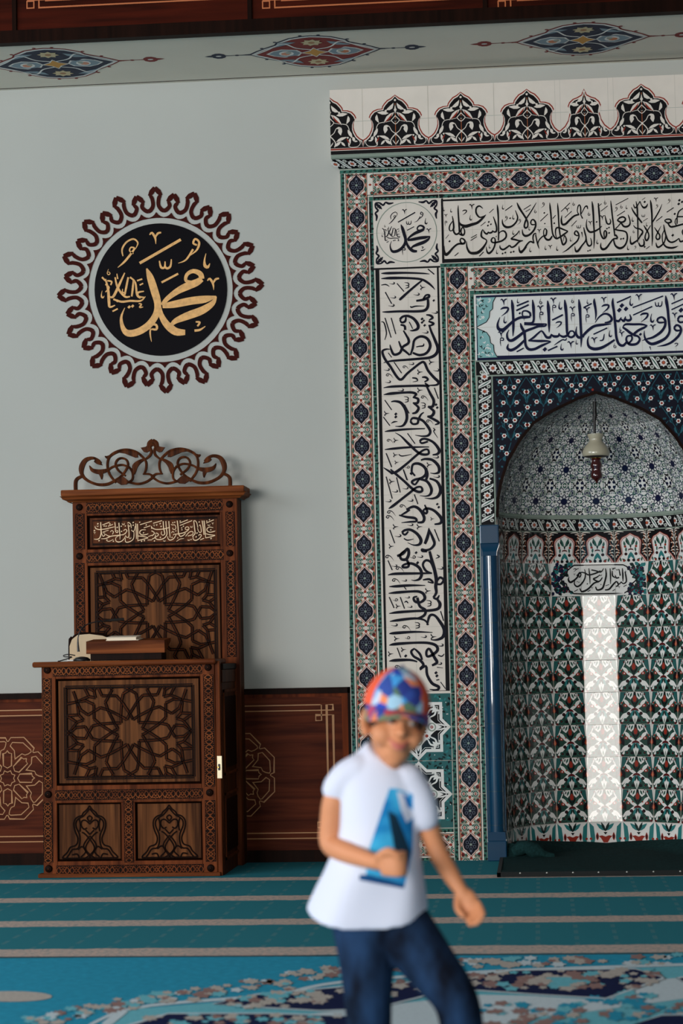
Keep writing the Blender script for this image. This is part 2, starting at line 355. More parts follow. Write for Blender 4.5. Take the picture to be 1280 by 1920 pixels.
MID_A = """V345,140,76; R352,245,90; L358,355,70; V315,530,74; M322,605,70
440,110,10 450,180,34 455,260,28 460,360,28 460,460,26 455,550,6; 300,320,6 272,400,22 285,460,36 340,470,40 400,420,32 470,360,30 540,325,30 600,320,34 665,315,22; 665,310,22 660,270,24 620,245,20 575,250,16 568,290,14 590,320,14; 588,320,8 590,360,4
F500,185 645,125,20; F495,240 645,170,20; L515,125,50; D538,272,22
690,110,10 700,190,32 705,280,28 705,350,24 680,390,26 590,390,24; 590,405,20 680,405,26 780,405,26 860,400,12; 860,400,10 840,425,20 760,430,26 690,455,28 600,490,30 520,550,32 440,600,34 395,580,28 385,520,18 410,470,6
545,390,10 560,440,30 590,500,30 600,580,28 610,660,28 650,705,32 720,700,30 800,660,28 910,615,12; 910,610,8 860,605,22 760,605,28 640,600,18; 640,600,12 700,565,24 760,510,20 800,485,18 830,520,22 860,560,30 900,560,30 920,520,14; 920,530,16 950,550,30 1000,545,26 1010,510,12; 1010,530,16 1060,555,28 1115,535,26
400,640,8 390,690,28 430,715,34 490,690,30 550,640,28 600,590,24; F500,735 585,690,16; D838,705,40; F875,720 990,668,18; O788,140,50 1170,130,46; V785,220,76; M795,295,70
870,120,10 880,200,36 885,300,30 888,400,28 890,505,6; V940,125,74; M948,210,66; L1020,185,80; F925,355 1055,290,20; R1000,405,66
1075,110,10 1085,190,34 1095,290,28 1100,400,28 1105,500,28 1120,545,24 1160,560,26 1195,530,22 1180,490,18 1140,490,18 1120,530,16; 950,655,6 1000,620,14 1050,590,14 1085,595,14 1100,570,8; L1040,680,70 1220,620,50; V1150,650,80 1170,230,70; M1172,310,66
1245,105,10 1255,190,34 1262,300,28 1268,420,28 1275,560,26 1272,680,6; 1220,430,6 1212,510,22 1240,560,32 1290,560,30"""
MID_B = """74,560,30 90,530,28 150,470,30 220,425,30 320,410,28 420,400,10; 225,385,6 270,320,16 330,280,22 390,290,26 425,340,28 400,375,26 340,385,14
440,90,8 435,150,28 450,250,28 460,350,28 470,450,28 480,560,28 510,640,30 560,660,30 600,620,22; F85,205 185,155,18; L135,135,46; V128,240,74; M132,325,66
215,95,8 215,140,28 230,220,26 235,290,20 228,355,6; V330,115,70; R345,210,84; F485,145 655,70,18; D545,180,42 515,235,42 595,220,42
475,360,24 510,365,28 540,320,10; 535,340,14 570,365,30 590,310,10; 585,340,16 620,360,30 655,340,24 640,285,10; L655,140,80 905,335,90 528,460,46 405,520,70; V750,85,78 545,525,66 215,600,74 918,445,70 1170,75,80 1180,300,66
F675,205 1040,65,16; F680,295 910,190,16; S990,160,76; R810,315,90; F205,525 370,448,16; 280,600,12 320,590,16 335,520,8
555,440,8 590,405,24 680,405,26 780,405,24 850,420,14; 850,415,14 820,440,24 740,480,28 690,530,28 740,550,24 760,590,24 720,640,28 640,645,30 600,600,24 610,550,20 660,545,22 665,590,20 620,640,20; 555,440,20 600,470,28 650,510,30 700,535,26; D768,525,28
150,545,6 135,600,18 150,670,30 210,700,36 290,690,34 370,650,28 460,590,22; O462,668,50
970,370,22 980,335,22 1030,320,24 1065,360,28 1060,430,28 1010,500,30 920,560,26 850,580,20 790,600,6; 970,372,16 1000,385,22 1060,380,16
1070,60,8 1080,130,34 1095,220,30 1105,330,28 1115,420,28 1115,500,26 1070,570,30 980,620,34 900,640,34 840,600,26 815,540,18 815,480,6; 880,670,14 895,715,4
F1140,160 1290,95,16; F1140,230 1290,160,16; D1255,235,44; 1215,350,22 1240,310,24 1290,310,24; 1215,350,22 1240,380,24 1290,375,20
1170,450,22 1200,415,24 1240,430,26 1255,480,26 1220,550,28 1140,620,26 1060,655,22 970,670,4; 1170,450,20 1200,480,24 1250,475,18; R1195,650,40"""
SIDE_A = """340,150,6 400,148,20 550,145,16 700,150,12 755,155,4; F740,112 795,158,10; 340,195,6 420,190,22 560,190,18 680,200,18 740,230,18 780,265,12 800,290,3
690,210,12 640,250,16 570,310,18 510,365,20 495,378,12; 340,250,6 380,245,10 410,262,4; L435,235,40 445,355,40 430,425,44 645,330,44 800,485,44 720,655,44 600,925,40 815,980,44 390,975,42 400,1080,42 510,1150,44 810,1725,44; F475,235 535,305,9; S560,250,44; F375,310 430,410,10; V700,270,46
640,385,16 700,375,20 745,355,20 750,335,16 722,338,14 700,372,16; 740,370,18 740,430,22 715,465,22 650,475,20 500,475,18 400,480,16 350,480,6; 590,430,8 600,440,12 640,430,10 710,430,4; D790,382,16
500,545,18 525,520,18 570,515,20 620,540,22 655,590,24 650,625,22 610,640,14 585,640,4; 500,545,12 515,570,16 545,560,18 552,525,12; F580,565 610,625,8; F425,530 465,670,9; F372,530 425,700,9; 340,565,5 365,575,10 385,660,9 370,720,5
505,590,14 540,600,18 545,635,18; 530,640,12 555,680,16 575,720,20 570,750,20 525,780,20 500,830,20 450,845,20 425,800,16 415,760,6; 490,730,10 515,790,18 550,820,18 585,850,14
590,850,12 610,790,18 625,720,18 680,690,20 735,710,22 760,770,22 730,830,20 670,850,20 610,830,16; 640,780,8 665,775,10 700,770,12 705,750,5
D690,540,20 690,570,18 712,595,18 705,555,16 790,382,16; 725,505,10 760,510,18 780,530,18 750,550,10; 745,560,14 790,580,18 755,600,12; 750,590,14 770,650,18 800,720,22 825,790,24 810,840,24 760,870,22 680,880,20 560,890,18 430,900,16 360,915,5
420,800,5 380,800,14 350,820,18 370,880,20 420,950,20 470,1030,20 510,1060,20 560,1010,18 620,960,18 680,915,18 710,915,20 740,980,20 790,1040,22 830,1080,22 815,1105,16 750,1110,10
F450,910 515,1005,9; F400,830 430,870,8; U545,955,34 405,1025,40 705,1215,40 750,1420,40 410,1585,36; V775,910,46 675,995,46 675,1150,46 390,1350,44 470,1580,42 465,1705,40 755,1790,44 475,1770,34; 605,1045,10 640,1050,14 650,1070,8 610,1080,4
690,1040,12 720,1040,18 740,1060,16 710,1080,10; 715,1090,12 745,1118,20 700,1112,18 550,1115,18 430,1120,18 360,1130,5; 730,1120,14 760,1180,20 790,1240,22 780,1290,22 740,1290,12; 740,1290,14 790,1330,22 775,1370,22 735,1375,12; 735,1375,14 790,1400,20 835,1430,18 800,1447,8
F795,1130 830,1225,9; D810,1275,18 820,1300,18 465,1355,20 465,1380,20; 360,1190,5 420,1180,22 520,1172,18 600,1170,20 640,1185,20 620,1205,12; 610,1210,14 655,1225,20 650,1260,20 610,1260,12; 620,1265,14 660,1300,20 640,1340,20 605,1350,12; S555,1228,44 700,1280,44
590,1415,18 610,1440,16 650,1435,18 660,1400,18 680,1360,14 705,1340,8; 590,1415,12 610,1390,18 655,1395,20 700,1415,20 745,1470,22 760,1510,20 740,1540,18 690,1545,12 630,1535,4
425,1250,8 460,1245,16 510,1260,22 550,1320,24 560,1390,22 540,1440,20 510,1460,14 460,1460,4; F370,1235 430,1320,9; F358,1380 415,1455,9; F540,1275 580,1350,9; 425,1435,4 450,1422,12 480,1420,5; 370,1505,6 430,1497,18 560,1485,16 715,1480,8
785,1475,6 800,1490,10 790,1505,8 825,1560,3; 670,1590,18 690,1570,18 730,1570,18 790,1600,20 835,1660,24 825,1695,20 780,1705,10; 670,1590,12 690,1605,16 740,1590,14
460,1515,4 510,1545,12 570,1605,20 650,1680,20 700,1702,20 745,1695,18 740,1660,16 700,1665,16 640,1710,18 560,1780,18 470,1850,22 420,1865,10; 370,1660,6 440,1652,18 580,1640,16 750,1637,8; F565,1520 630,1610,9; 490,1700,8 520,1715,10 600,1700,4; F382,1690 430,1810,10
680,1750,12 720,1740,18 780,1750,22 830,1800,24 835,1850,22 800,1865,12 760,1860,5; 600,1850,16 610,1790,18 660,1780,22 710,1810,22 735,1870,22 720,1930,18; 600,1850,14 630,1885,14; D598,1862,22; O570,1810,34; F530,1835 560,1920,9; 360,1815,6 400,1840,16 440,1868,18"""
SIDE_B = """400,0,10 440,35,18 510,95,18 580,160,20 630,185,20 660,175,18 650,145,16 610,150,16 560,190,18 490,245,18 420,300,20 385,322,6
690,-10,22 690,40,22 655,70,18 600,85,18 575,105,18 600,125,14 625,95,14 645,70,12; 640,80,16 700,100,20 735,160,22 725,205,18 690,220,10 640,215,4; 720,75,14 780,100,20 810,165,24 790,220,22 740,240,14 680,235,4
D572,35,20 783,285,17 795,310,17 610,682,18 622,765,20 525,1527,20 772,1665,20 780,1690,20; F505,0 540,90,9; F365,60 415,240,9; V415,100,44 445,470,44 640,470,44 745,405,30 410,630,40 710,995,46 465,1120,38 455,1385,44 755,1370,46 405,1510,42 510,1475,40; F450,65 480,190,9; L440,180,40 525,155,40 385,260,42 565,255,40 780,60,44 565,455,40 465,545,44 645,715,40 810,810,44 435,790,38 515,910,36 540,1048,34 560,1125,34 435,1275,44 675,1370,40 810,1440,44 800,1590,40; F595,205 625,285,9
530,330,14 590,305,20 640,330,22 675,390,22 665,430,20 620,435,14; 480,380,10 530,350,16 560,330,12; 470,375,10 530,390,18 600,400,20 612,425,16 560,430,14 490,437,5; U500,305,40 400,355,44 390,395,44 385,720,44 470,815,44 440,912,44 525,1295,44 460,1620,40
680,290,10 700,340,18 690,362,16 668,340,14 700,320,18 760,340,20 815,400,24 810,440,20 760,450,12; 495,520,18 515,500,18 565,495,20 620,530,22 650,580,24 635,615,20 590,620,10 540,600,4; 495,520,12 520,535,16 547,508,12
F395,495 435,605,9; 510,565,8 540,580,10 590,570,4; 715,480,8 710,530,22 690,590,22 680,610,18; 715,490,10 745,560,20 760,610,20 730,650,18 690,662,18 657,655,16 662,672,12 700,672,14; F760,490 800,590,9
455,710,18 500,690,22 540,650,20 550,690,22 530,735,22 490,735,20 480,700,16 515,665,12; 530,735,18 550,775,18 540,800,18 500,800,18 512,780,16 570,770,20 630,800,22 655,850,22 640,895,20 600,910,10 570,905,4; O590,718,38; 780,700,8 800,715,10 770,730,4; F380,745 415,825,9
720,670,18 735,730,22 755,800,24 775,900,26 770,960,24 775,1010,20 750,1050,16; 735,850,12 690,830,18 665,780,16 690,745,18 730,760,18 755,820,16; 770,935,16 810,940,16 835,905,18 805,885,18 780,915,14; 380,865,6 440,855,20 600,852,18 740,850,12; 665,905,10 720,900,18 750,930,12 705,920,10
F500,945 530,985,8; 390,960,6 450,957,20 560,950,18 685,950,6; 385,1015,6 450,1008,20 560,1000,18 630,1000,20 670,1020,22 680,1060,22 640,1090,18 600,1080,20 590,1050,16 620,1040,12; 620,1050,20 640,1120,20 685,1150,20 680,1190,20 640,1215,18 600,1222,12; S715,1095,44 620,1275,44
750,1050,14 780,1060,18 800,1030,8; 780,1060,16 805,1100,24 790,1140,22 720,1155,20 600,1160,18 460,1170,20 390,1180,6; F390,1045 430,1135,9; F480,1045 515,1140,9; O445,1068,34 545,1378,34; 515,1090,6 530,1080,10 545,1095,8
395,1245,6 460,1235,20 600,1220,18 680,1235,14 710,1275,12; 700,1275,12 720,1200,20 760,1195,18 800,1240,22 840,1310,26 830,1370,24 780,1395,16 730,1395,5; F810,1160 835,1240,9
390,1345,6 440,1340,22 600,1330,16 745,1335,6; 390,1440,6 440,1430,22 580,1420,18 700,1420,20 770,1440,22 785,1480,22 740,1520,20 700,1530,18 695,1490,18 720,1470,18 760,1540,22 780,1580,22 740,1605,16; 790,1520,8 820,1530,10 840,1510,6; F455,1460 485,1540,9
600,1465,12 570,1490,18 590,1530,18 640,1560,20 670,1600,20 640,1630,14; 600,1470,12 640,1510,18 660,1560,14; 390,1570,6 440,1563,22 560,1560,18 620,1575,10
640,1640,16 690,1610,18 700,1680,20 740,1750,22 795,1780,22 780,1805,16 720,1800,6; 780,1620,6 830,1625,4; 775,1725,8 800,1720,8; F810,1740 850,1795,7"""
ROUND = """565,530,8 585,580,38 610,660,44 628,730,40 620,790,38 580,850,40 520,890,40 460,900,38 430,870,26 420,810,14 440,755,4
655,745,24 720,735,40 820,715,44 900,705,40 962,690,8; 962,690,8 940,730,30 880,770,44 800,800,44 730,830,30 700,860,14; 655,740,24 680,705,26 740,660,36 800,630,44 850,610,40 880,590,30; 880,590,30 870,560,30 830,545,24 795,565,20 790,600,18 830,610,18
630,720,26 645,790,30 680,850,40 730,890,44 785,895,30; 700,850,16 730,885,30; F525,500 760,365,16; F650,610 745,560,12
U838,400,70; 830,420,12 790,480,10 745,500,3; S675,505,62; V615,358,66 945,620,66; L905,490,70; M603,885,70; 845,835,8 868,838,12 855,860,10; 838,885,14 870,880,12 900,860,4
400,525,4 440,490,12 480,440,12 495,415,10 475,410,8 468,430,8 490,445,8; 430,460,6 425,420,10 450,380,10 490,362,10 515,385,8 500,420,3
O348,555,28; F310,580 330,600,10; 330,590,8 345,650,14 350,720,16 355,750,12 385,740,6; 340,600,8 365,605,10 360,625,8; 440,555,6 410,620,14 375,690,14 350,690,6; 385,580,8 400,640,12 440,690,12 470,690,8; 460,580,10 450,630,12 440,680,10
490,600,10 485,650,12 480,690,10; 470,580,10 500,610,10 510,680,12 530,700,8; 550,660,6 515,668,12 518,690,12 550,695,8; 375,705,10 420,720,12 470,715,12 530,715,10 558,690,4; F510,600 540,590,9; F525,625 545,615,8; D465,750,14 485,745,14 398,715,12; S430,655,34; 520,730,6 535,735,9 525,752,9 545,750,4; L312,680,36; F370,775 400,760,9; 330,620,8 350,640,10 330,665,6; 400,590,8 395,560,5"""
BISM = """320,715,6 312,750,16 340,780,20 400,740,16 440,690,14; 420,700,14 450,660,14 466,690,14 440,722,12; V385,690,26; R385,632,34; F405,625 435,612,8; 510,620,6 520,680,12 510,740,14 470,800,16 420,830,16 385,800,12 390,760,6
410,700,12 470,660,12 520,670,14 560,690,14 640,670,16 700,640,14; 590,630,14 640,640,14 700,655,14 735,610,6; 560,610,8 570,700,14 575,800,5; 450,850,8 480,890,18 550,860,18 620,790,16 680,770,16; 690,690,8 650,720,14 615,740,16 680,768,14 720,720,10
755,610,8 765,690,16 745,780,16 720,850,18 660,870,16 640,830,10; 810,610,8 815,700,14 815,800,5; 750,870,12 800,860,16 850,800,16 890,770,14 910,810,14 880,830,12; 835,640,8 840,700,14 872,722,12; 870,640,8 882,722,16 922,720,12; 920,620,8 935,700,14; 960,610,8 965,700,16 965,770,5
990,650,8 1000,700,14 1005,770,14 970,795,12 940,770,10; 940,780,10 920,800,12 900,780,8; D543,797,14 420,772,11 440,777,11 703,805,11; F385,890 430,865,9; F545,890 580,870,9; F840,882 870,862,9; F970,832 1010,810,9; L1000,645,26; V845,620,30 600,850,26 920,840,26; S700,690,26 900,625,24; F835,625 880,605,9; F755,820 800,805,8"""
DESK_A = """235,140,16 240,250,20 242,350,20 215,430,18 170,455,16 110,450,8; 130,210,10 140,250,16 200,275,16 320,265,16 420,240,16 490,225,10; 240,445,8 330,440,16 420,400,18 520,385,16 640,370,14 700,345,10; 250,310,8 262,375,12 290,400,14 320,365,14 370,390,14 420,400,10
495,140,16 505,220,16 510,310,16 545,330,16 552,300,12 522,290,12; 415,320,12 440,290,12 470,320,14 450,365,12; 570,150,18 580,280,18 590,380,16 590,460,8; 600,370,14 520,420,12 515,480,14 560,505,18 620,490,16 670,440,14 690,400,10; 655,300,14 690,270,14 720,300,16 690,340,14 640,380,12
730,160,12 750,145,14 790,180,14 800,250,12; 740,180,16 755,300,16 755,400,16 720,420,14 690,380,10; 690,430,12 690,490,14 720,510,16 790,490,14 840,440,14 850,340,12 840,310,10; 800,280,12 830,310,14 855,290,12 870,210,10; 880,160,14 890,300,16 895,450,12; 912,170,18 918,320,18 920,490,10
1070,280,8 1000,280,14 960,310,16 960,350,16 1010,375,16 1080,365,16 1115,350,8; 920,395,12 1000,400,16 1110,425,12; 1110,430,12 1000,460,16 920,480,12; F265,190 400,140,14; F960,185 1180,120,14; F370,215 460,180,14; F1030,245 1150,205,14; F270,325 380,285,12; S180,210,30 655,170,44 780,430,36; V125,345,40 300,350,36
D183,168,24 300,210,22 335,212,22 405,170,22 540,235,22 615,215,20 690,210,20 770,210,20 620,310,22 205,480,22 350,470,22 470,490,22 990,490,22 1040,480,22 1075,190,22 955,140,20 835,145,22 835,195,22 120,295,24 1025,335,20; 350,490,8 400,490,12 470,455,8; 1110,405,10 1180,380,14; 1100,470,10 1180,465,14"""
DESK_B = """-10,235,14 60,270,16 160,270,16 260,255,16 330,230,10; -12,210,14 -5,260,16; -10,300,14 30,320,14 42,350,16 0,392,16; 205,120,16 215,250,18 235,350,18 200,380,14 170,350,12 180,310,12; 255,120,16 265,250,18 275,360,18 230,430,16 150,460,18 90,455,16 55,420,12 70,370,12; 60,350,12 90,340,14 120,370,14 90,400,14 0,455,14
310,120,16 320,260,18 330,380,16 335,430,8; 290,400,12 295,440,14 330,470,18 390,450,16 430,400,14 440,370,14 410,360,12 390,380,12; 350,180,12 380,190,12 420,190,12 440,230,12 430,270,12 390,270,12 380,240,10; 360,340,12 380,310,12 410,330,12
465,110,18 480,230,18 490,340,18 520,400,18 580,380,16 620,340,12; 430,360,14 520,350,16 620,320,16 680,270,14 670,230,14 630,230,14 612,258,12 640,280,12 680,262,12; 620,400,12 680,330,14 730,310,14 760,330,14 740,370,14 660,395,14; 770,110,14 785,250,18 795,340,18 770,380,16 740,400,12; 770,115,14 800,115,14 830,160,14 845,240,12
760,400,12 760,450,14 800,475,18 860,450,16 905,400,14 905,370,14 870,370,14 862,392,12; 840,250,12 860,310,12 890,330,14 910,300,14 890,190,12 870,210,10; 925,110,18 945,240,18 960,370,18; 960,110,18 975,250,18 990,430,12; 1130,240,8 1060,230,14 1015,260,16 1020,300,16 1070,325,16 1140,310,16 1170,300,8
990,350,12 1060,370,16 1165,380,12; 1165,385,12 1080,410,16 990,430,12; F20,160 185,110,14; F510,155 660,95,14; F515,200 740,110,14; F1000,155 1140,95,14; F890,465 960,435,14; 450,495,8 520,450,12 590,440,8; S680,465,36 730,220,40 1050,190,40 230,480,36; V1120,170,40 40,205,36
D150,165,22 168,218,22 88,190,22 385,150,20 420,140,20 520,120,20 548,245,20 552,280,20 580,215,20 870,135,22 830,340,22 815,410,22 1085,280,20 1090,440,24 1060,95,20 1010,120,20 440,300,20 155,420,20 45,485,22 370,420,20 475,430,18 722,458,18"""
# ------------------------------------------------------------------ setting
YW = .06          # plaster face
ZS = 4.80         # underside of the gallery
def struct(o, label=None):
    o['kind'] = 'structure'
    if label: o['label'] = label
    return o
mb = MB()
mb.box(-9, -.8, YW, YW + .3, 0, ZS, 'plaster'); mb.box(.8, 5, YW, YW + .3, 0, ZS, 'plaster'); mb.box(-.8, .8, YW, YW + .3, 3.2, ZS, 'plaster')
struct(mb.build('wall_front'), 'pale grey plastered wall behind the pulpit and the tiled niche')
# carpet floor: stripes come from the world Y coordinate, small dashes from a wave
def carpet(name, base, rows):
    m = bpy.data.materials.new(name); m.use_nodes = True; nt = m.node_tree; b = nt.nodes['Principled BSDF']
    N = nt.nodes.new; L = nt.links.new
    tc = N('ShaderNodeTexCoord'); sx = N('ShaderNodeSeparateXYZ'); L(tc.outputs['Object'], sx.inputs[0])
    def math_(op, a, bb=None, c_=None):
        n = N('ShaderNodeMath'); n.operation = op
        for i, q in enumerate((a, bb, c_)):
            if q is None: continue
            if isinstance(q, (int, float)): n.inputs[i].default_value = q
            else: L(q, n.inputs[i])
        return n.outputs[0]
    n1 = N('ShaderNodeTexNoise'); n1.inputs['Scale'].default_value = 9; n1.inputs['Detail'].default_value = 4
    mp = N('ShaderNodeMapping'); mp.inputs['Scale'].default_value = (1, 3, 1); L(tc.outputs['Object'], mp.inputs[0]); L(mp.outputs[0], n1.inputs['Vector'])
    n2 = N('ShaderNodeTexNoise'); n2.inputs['Scale'].default_value = 260; L(tc.outputs['Object'], n2.inputs['Vector'])
    # little woven dashes in columns
    fx = math_('FRACT', math_('MULTIPLY', sx.outputs[0], 6.0)); fy = math_('FRACT', math_('MULTIPLY', sx.outputs[1], 5.0))
    dash = math_('MULTIPLY', math_('LESS_THAN', math_('ABSOLUTE', math_('SUBTRACT', fx, .5)), .06), math_('LESS_THAN', math_('ABSOLUTE', math_('SUBTRACT', fy, .5)), .28))
    dash = math_('MULTIPLY', dash, .16)
    col = N('ShaderNodeMix'); col.data_type = 'RGBA'; col.inputs[6].default_value = lin(base) + (1,); col.inputs[7].default_value = lin((150, 160, 150)) + (1,)
    L(dash, col.inputs[0]); out = col.outputs[2]
    n3 = N('ShaderNodeTexNoise'); n3.inputs['Scale'].default_value = 45; n3.inputs['Detail'].default_value = 3; L(tc.outputs['Object'], n3.inputs['Vector'])
    mr = N('ShaderNodeMapRange'); mr.inputs['From Min'].default_value = .35; mr.inputs['From Max'].default_value = .55; mr.inputs['To Min'].default_value = .5; mr.inputs['To Max'].default_value = 1; L(n3.outputs['Fac'], mr.inputs['Value']); mot = mr.outputs[0]
    for y0, y1 in rows:
        edge = math_('MULTIPLY_ADD', n1.outputs['Fac'], .05, -.025)
        yy = math_('ADD', sx.outputs[1], edge)
        inside = math_('MULTIPLY', math_('MULTIPLY', math_('GREATER_THAN', yy, y0), math_('LESS_THAN', yy, y1)), mot)
        mx = N('ShaderNodeMix'); mx.data_type = 'RGBA'; L(inside, mx.inputs[0]); L(out, mx.inputs[6]); mx.inputs[7].default_value = lin((206, 180, 166)) + (1,)
        out = mx.outputs[2]
    v = math_('MULTIPLY_ADD', n2.outputs['Fac'], .7, .62)
    mul = N('ShaderNodeMix'); mul.data_type = 'RGBA'; mul.blend_type = 'MULTIPLY'; mul.inputs[0].default_value = 1; L(out, mul.inputs[6]); L(v, mul.inputs[7])
    L(mul.outputs[2], b.inputs['Base Color']); b.inputs['Roughness'].default_value = 1; b.inputs['Specular IOR Level'].default_value = .05
    bp_ = N('ShaderNodeBump'); bp_.inputs['Strength'].default_value = .4; bp_.inputs['Distance'].default_value = .004; L(n2.outputs['Fac'], bp_.inputs['Height']); L(bp_.outputs[0], b.inputs['Normal'])
    MATS[name] = m
carpet('carpet', (48, 124, 136), [(-1.02, -.84), (-1.97, -1.76), (-2.96, -2.74), (-3.96, -3.72)])
mat('carpet_front', (46, 150, 180), rough=1, spec=.05, var=.12, vscale=30, bump=.4, bscale=260)
mat('carpet_navy', (26, 34, 70), rough=1, spec=.05, var=.2, vscale=60); mat('carpet_cream', (186, 176, 166), rough=1, spec=.05, var=.12, vscale=60)
mat('carpet_white', (200, 212, 216), rough=1, spec=.05, var=.08, vscale=60); mat('carpet_pale', (110, 184, 196), rough=1, spec=.05, var=.12, vscale=60)
mat('carpet_rose', (150, 118, 112), rough=1, spec=.05); mat('carpet_seam', (14, 52, 62), rough=1)
mb = MB()
mb.box(-9, 5, -3.99, .9, -.1, 0, 'carpet')
struct(mb.build('floor'), 'teal prayer carpet with pale row stripes')
# carpet of the open middle of the hall: medallion border in weave
mb = MB()
mb.box(-9, 5, -21, -3.99, -.1, 0, 'carpet_front')
fl = lambda u, v, h: un(u, v, Z=0) + Vector((0, 0, h))
g = G(mb, fl)
g.stroke([(-60, 1795.6), (640, 1792), (1340, 1787)], 2.2, 'carpet_seam', 1, smooth=False)
random.seed(5)
def blobs(path, n, w, r, cols, h, ky=.34):
    P = cr([(a, b, 0) for a, b in path], 12)
    n = int(n * 1.7); r *= .62
    for i in range(n):
        x, y, _ = P[random.randrange(len(P))]
        x += random.uniform(-w, w); y += random.uniform(-w, w) * .28
        rr = r * random.uniform(.5, 1.25); k = random.choice(cols)
        n_ = random.choice((5, 6, 7)); a = random.uniform(0, 6)
        g.poly([(x + rr * (1 if q % 2 else .62) * math.cos(a + PI * q / n_), y + ky * rr * (1 if q % 2 else .62) * math.sin(a + PI * q / n_)) for q in range(2 * n_)], k, h)
# pale ground of the medallion
g.poly([(180, 1925), (240, 1893), (500, 1872), (640, 1846), (900, 1826), (1280, 1812), (1400, 1812), (1400, 1960), (100, 1960)], 'carpet_pale', 1)
g.poly([(400, 1925), (660, 1892), (900, 1866), (1000, 1868), (1130, 1876), (1246, 1836), (1400, 1826), (1400, 1846), (1290, 1872), (1100, 1898), (960, 1912), (900, 1960), (420, 1960)], 'carpet_white', 2)
g.stroke([(120, 1955), (240, 1893), (500, 1867), (640, 1842), (900, 1823), (1190, 1812), (1400, 1806)], 5, 'carpet_white', 2)
g.stroke([(195, 1925), (235, 1893)], 14, 'carpet_white', 3, smooth=False)
for pts in ([(878, 1832), (960, 1820.5), (1190, 1818), (1246, 1835), (1135, 1874), (1000, 1866), (886, 1858)],
            [(398, 1884), (480, 1866), (660, 1850), (860, 1838), (880, 1848), (700, 1893), (600, 1897), (480, 1890)],
            [(190, 1940), (315, 1902), (500, 1902), (700, 1908), (640, 1960), (200, 1960)], [(1150, 1935), (1240, 1905), (1400, 1902), (1400, 1945)], [(1268, 1836), (1400, 1812), (1400, 1838), (1300, 1850)]):
    g.poly(pts, 'carpet_navy', 4); g.stroke(pts, 2.2, 'carpet_white', 5, smooth=False, closed=True)
blobs([(930, 1842), (1060, 1838), (1180, 1836)], 46, 60, 26, ['carpet_cream', 'carpet_rose', 'carpet_pale', 'carpet_cream'], 5)
g.disc(1050, 1843, 58, 'carpet_pale', 6, 14, 9); blobs([(1000, 1842), (1100, 1842)], 14, 26, 24, ['carpet_cream', 'carpet_rose'], 7)
blobs([(470, 1878), (600, 1868), (820, 1852)], 42, 50, 26, ['carpet_cream', 'carpet_rose', 'carpet_pale', 'carpet_cream'], 5)
blobs([(300, 1915), (420, 1912), (600, 1916)], 26, 36, 26, ['carpet_cream', 'carpet_rose', 'carpet_pale'], 5)
blobs([(60, 1918), (190, 1892), (300, 1872), (440, 1852), (560, 1832), (660, 1820), (820, 1810), (1000, 1804), (1290, 1799)], 130, 30, 24, ['carpet_cream', 'carpet_rose', 'carpet_pale', 'carpet_cream', 'carpet_white'], 3)
blobs([(900, 1890), (1040, 1890), (1200, 1872)], 22, 40, 30, ['carpet_pale', 'carpet_rose', 'carpet_front'], 4)
blobs([(960, 1916), (1100, 1908), (1270, 1890)], 30, 40, 30, ['carpet_cream', 'carpet_front', 'carpet_rose'], 4)
g.disc(20, 1869, 78, 'carpet_cream', 2, 20, 10)
struct(mb.build('floor_front'), 'turquoise carpet with navy and cream floral medallions')
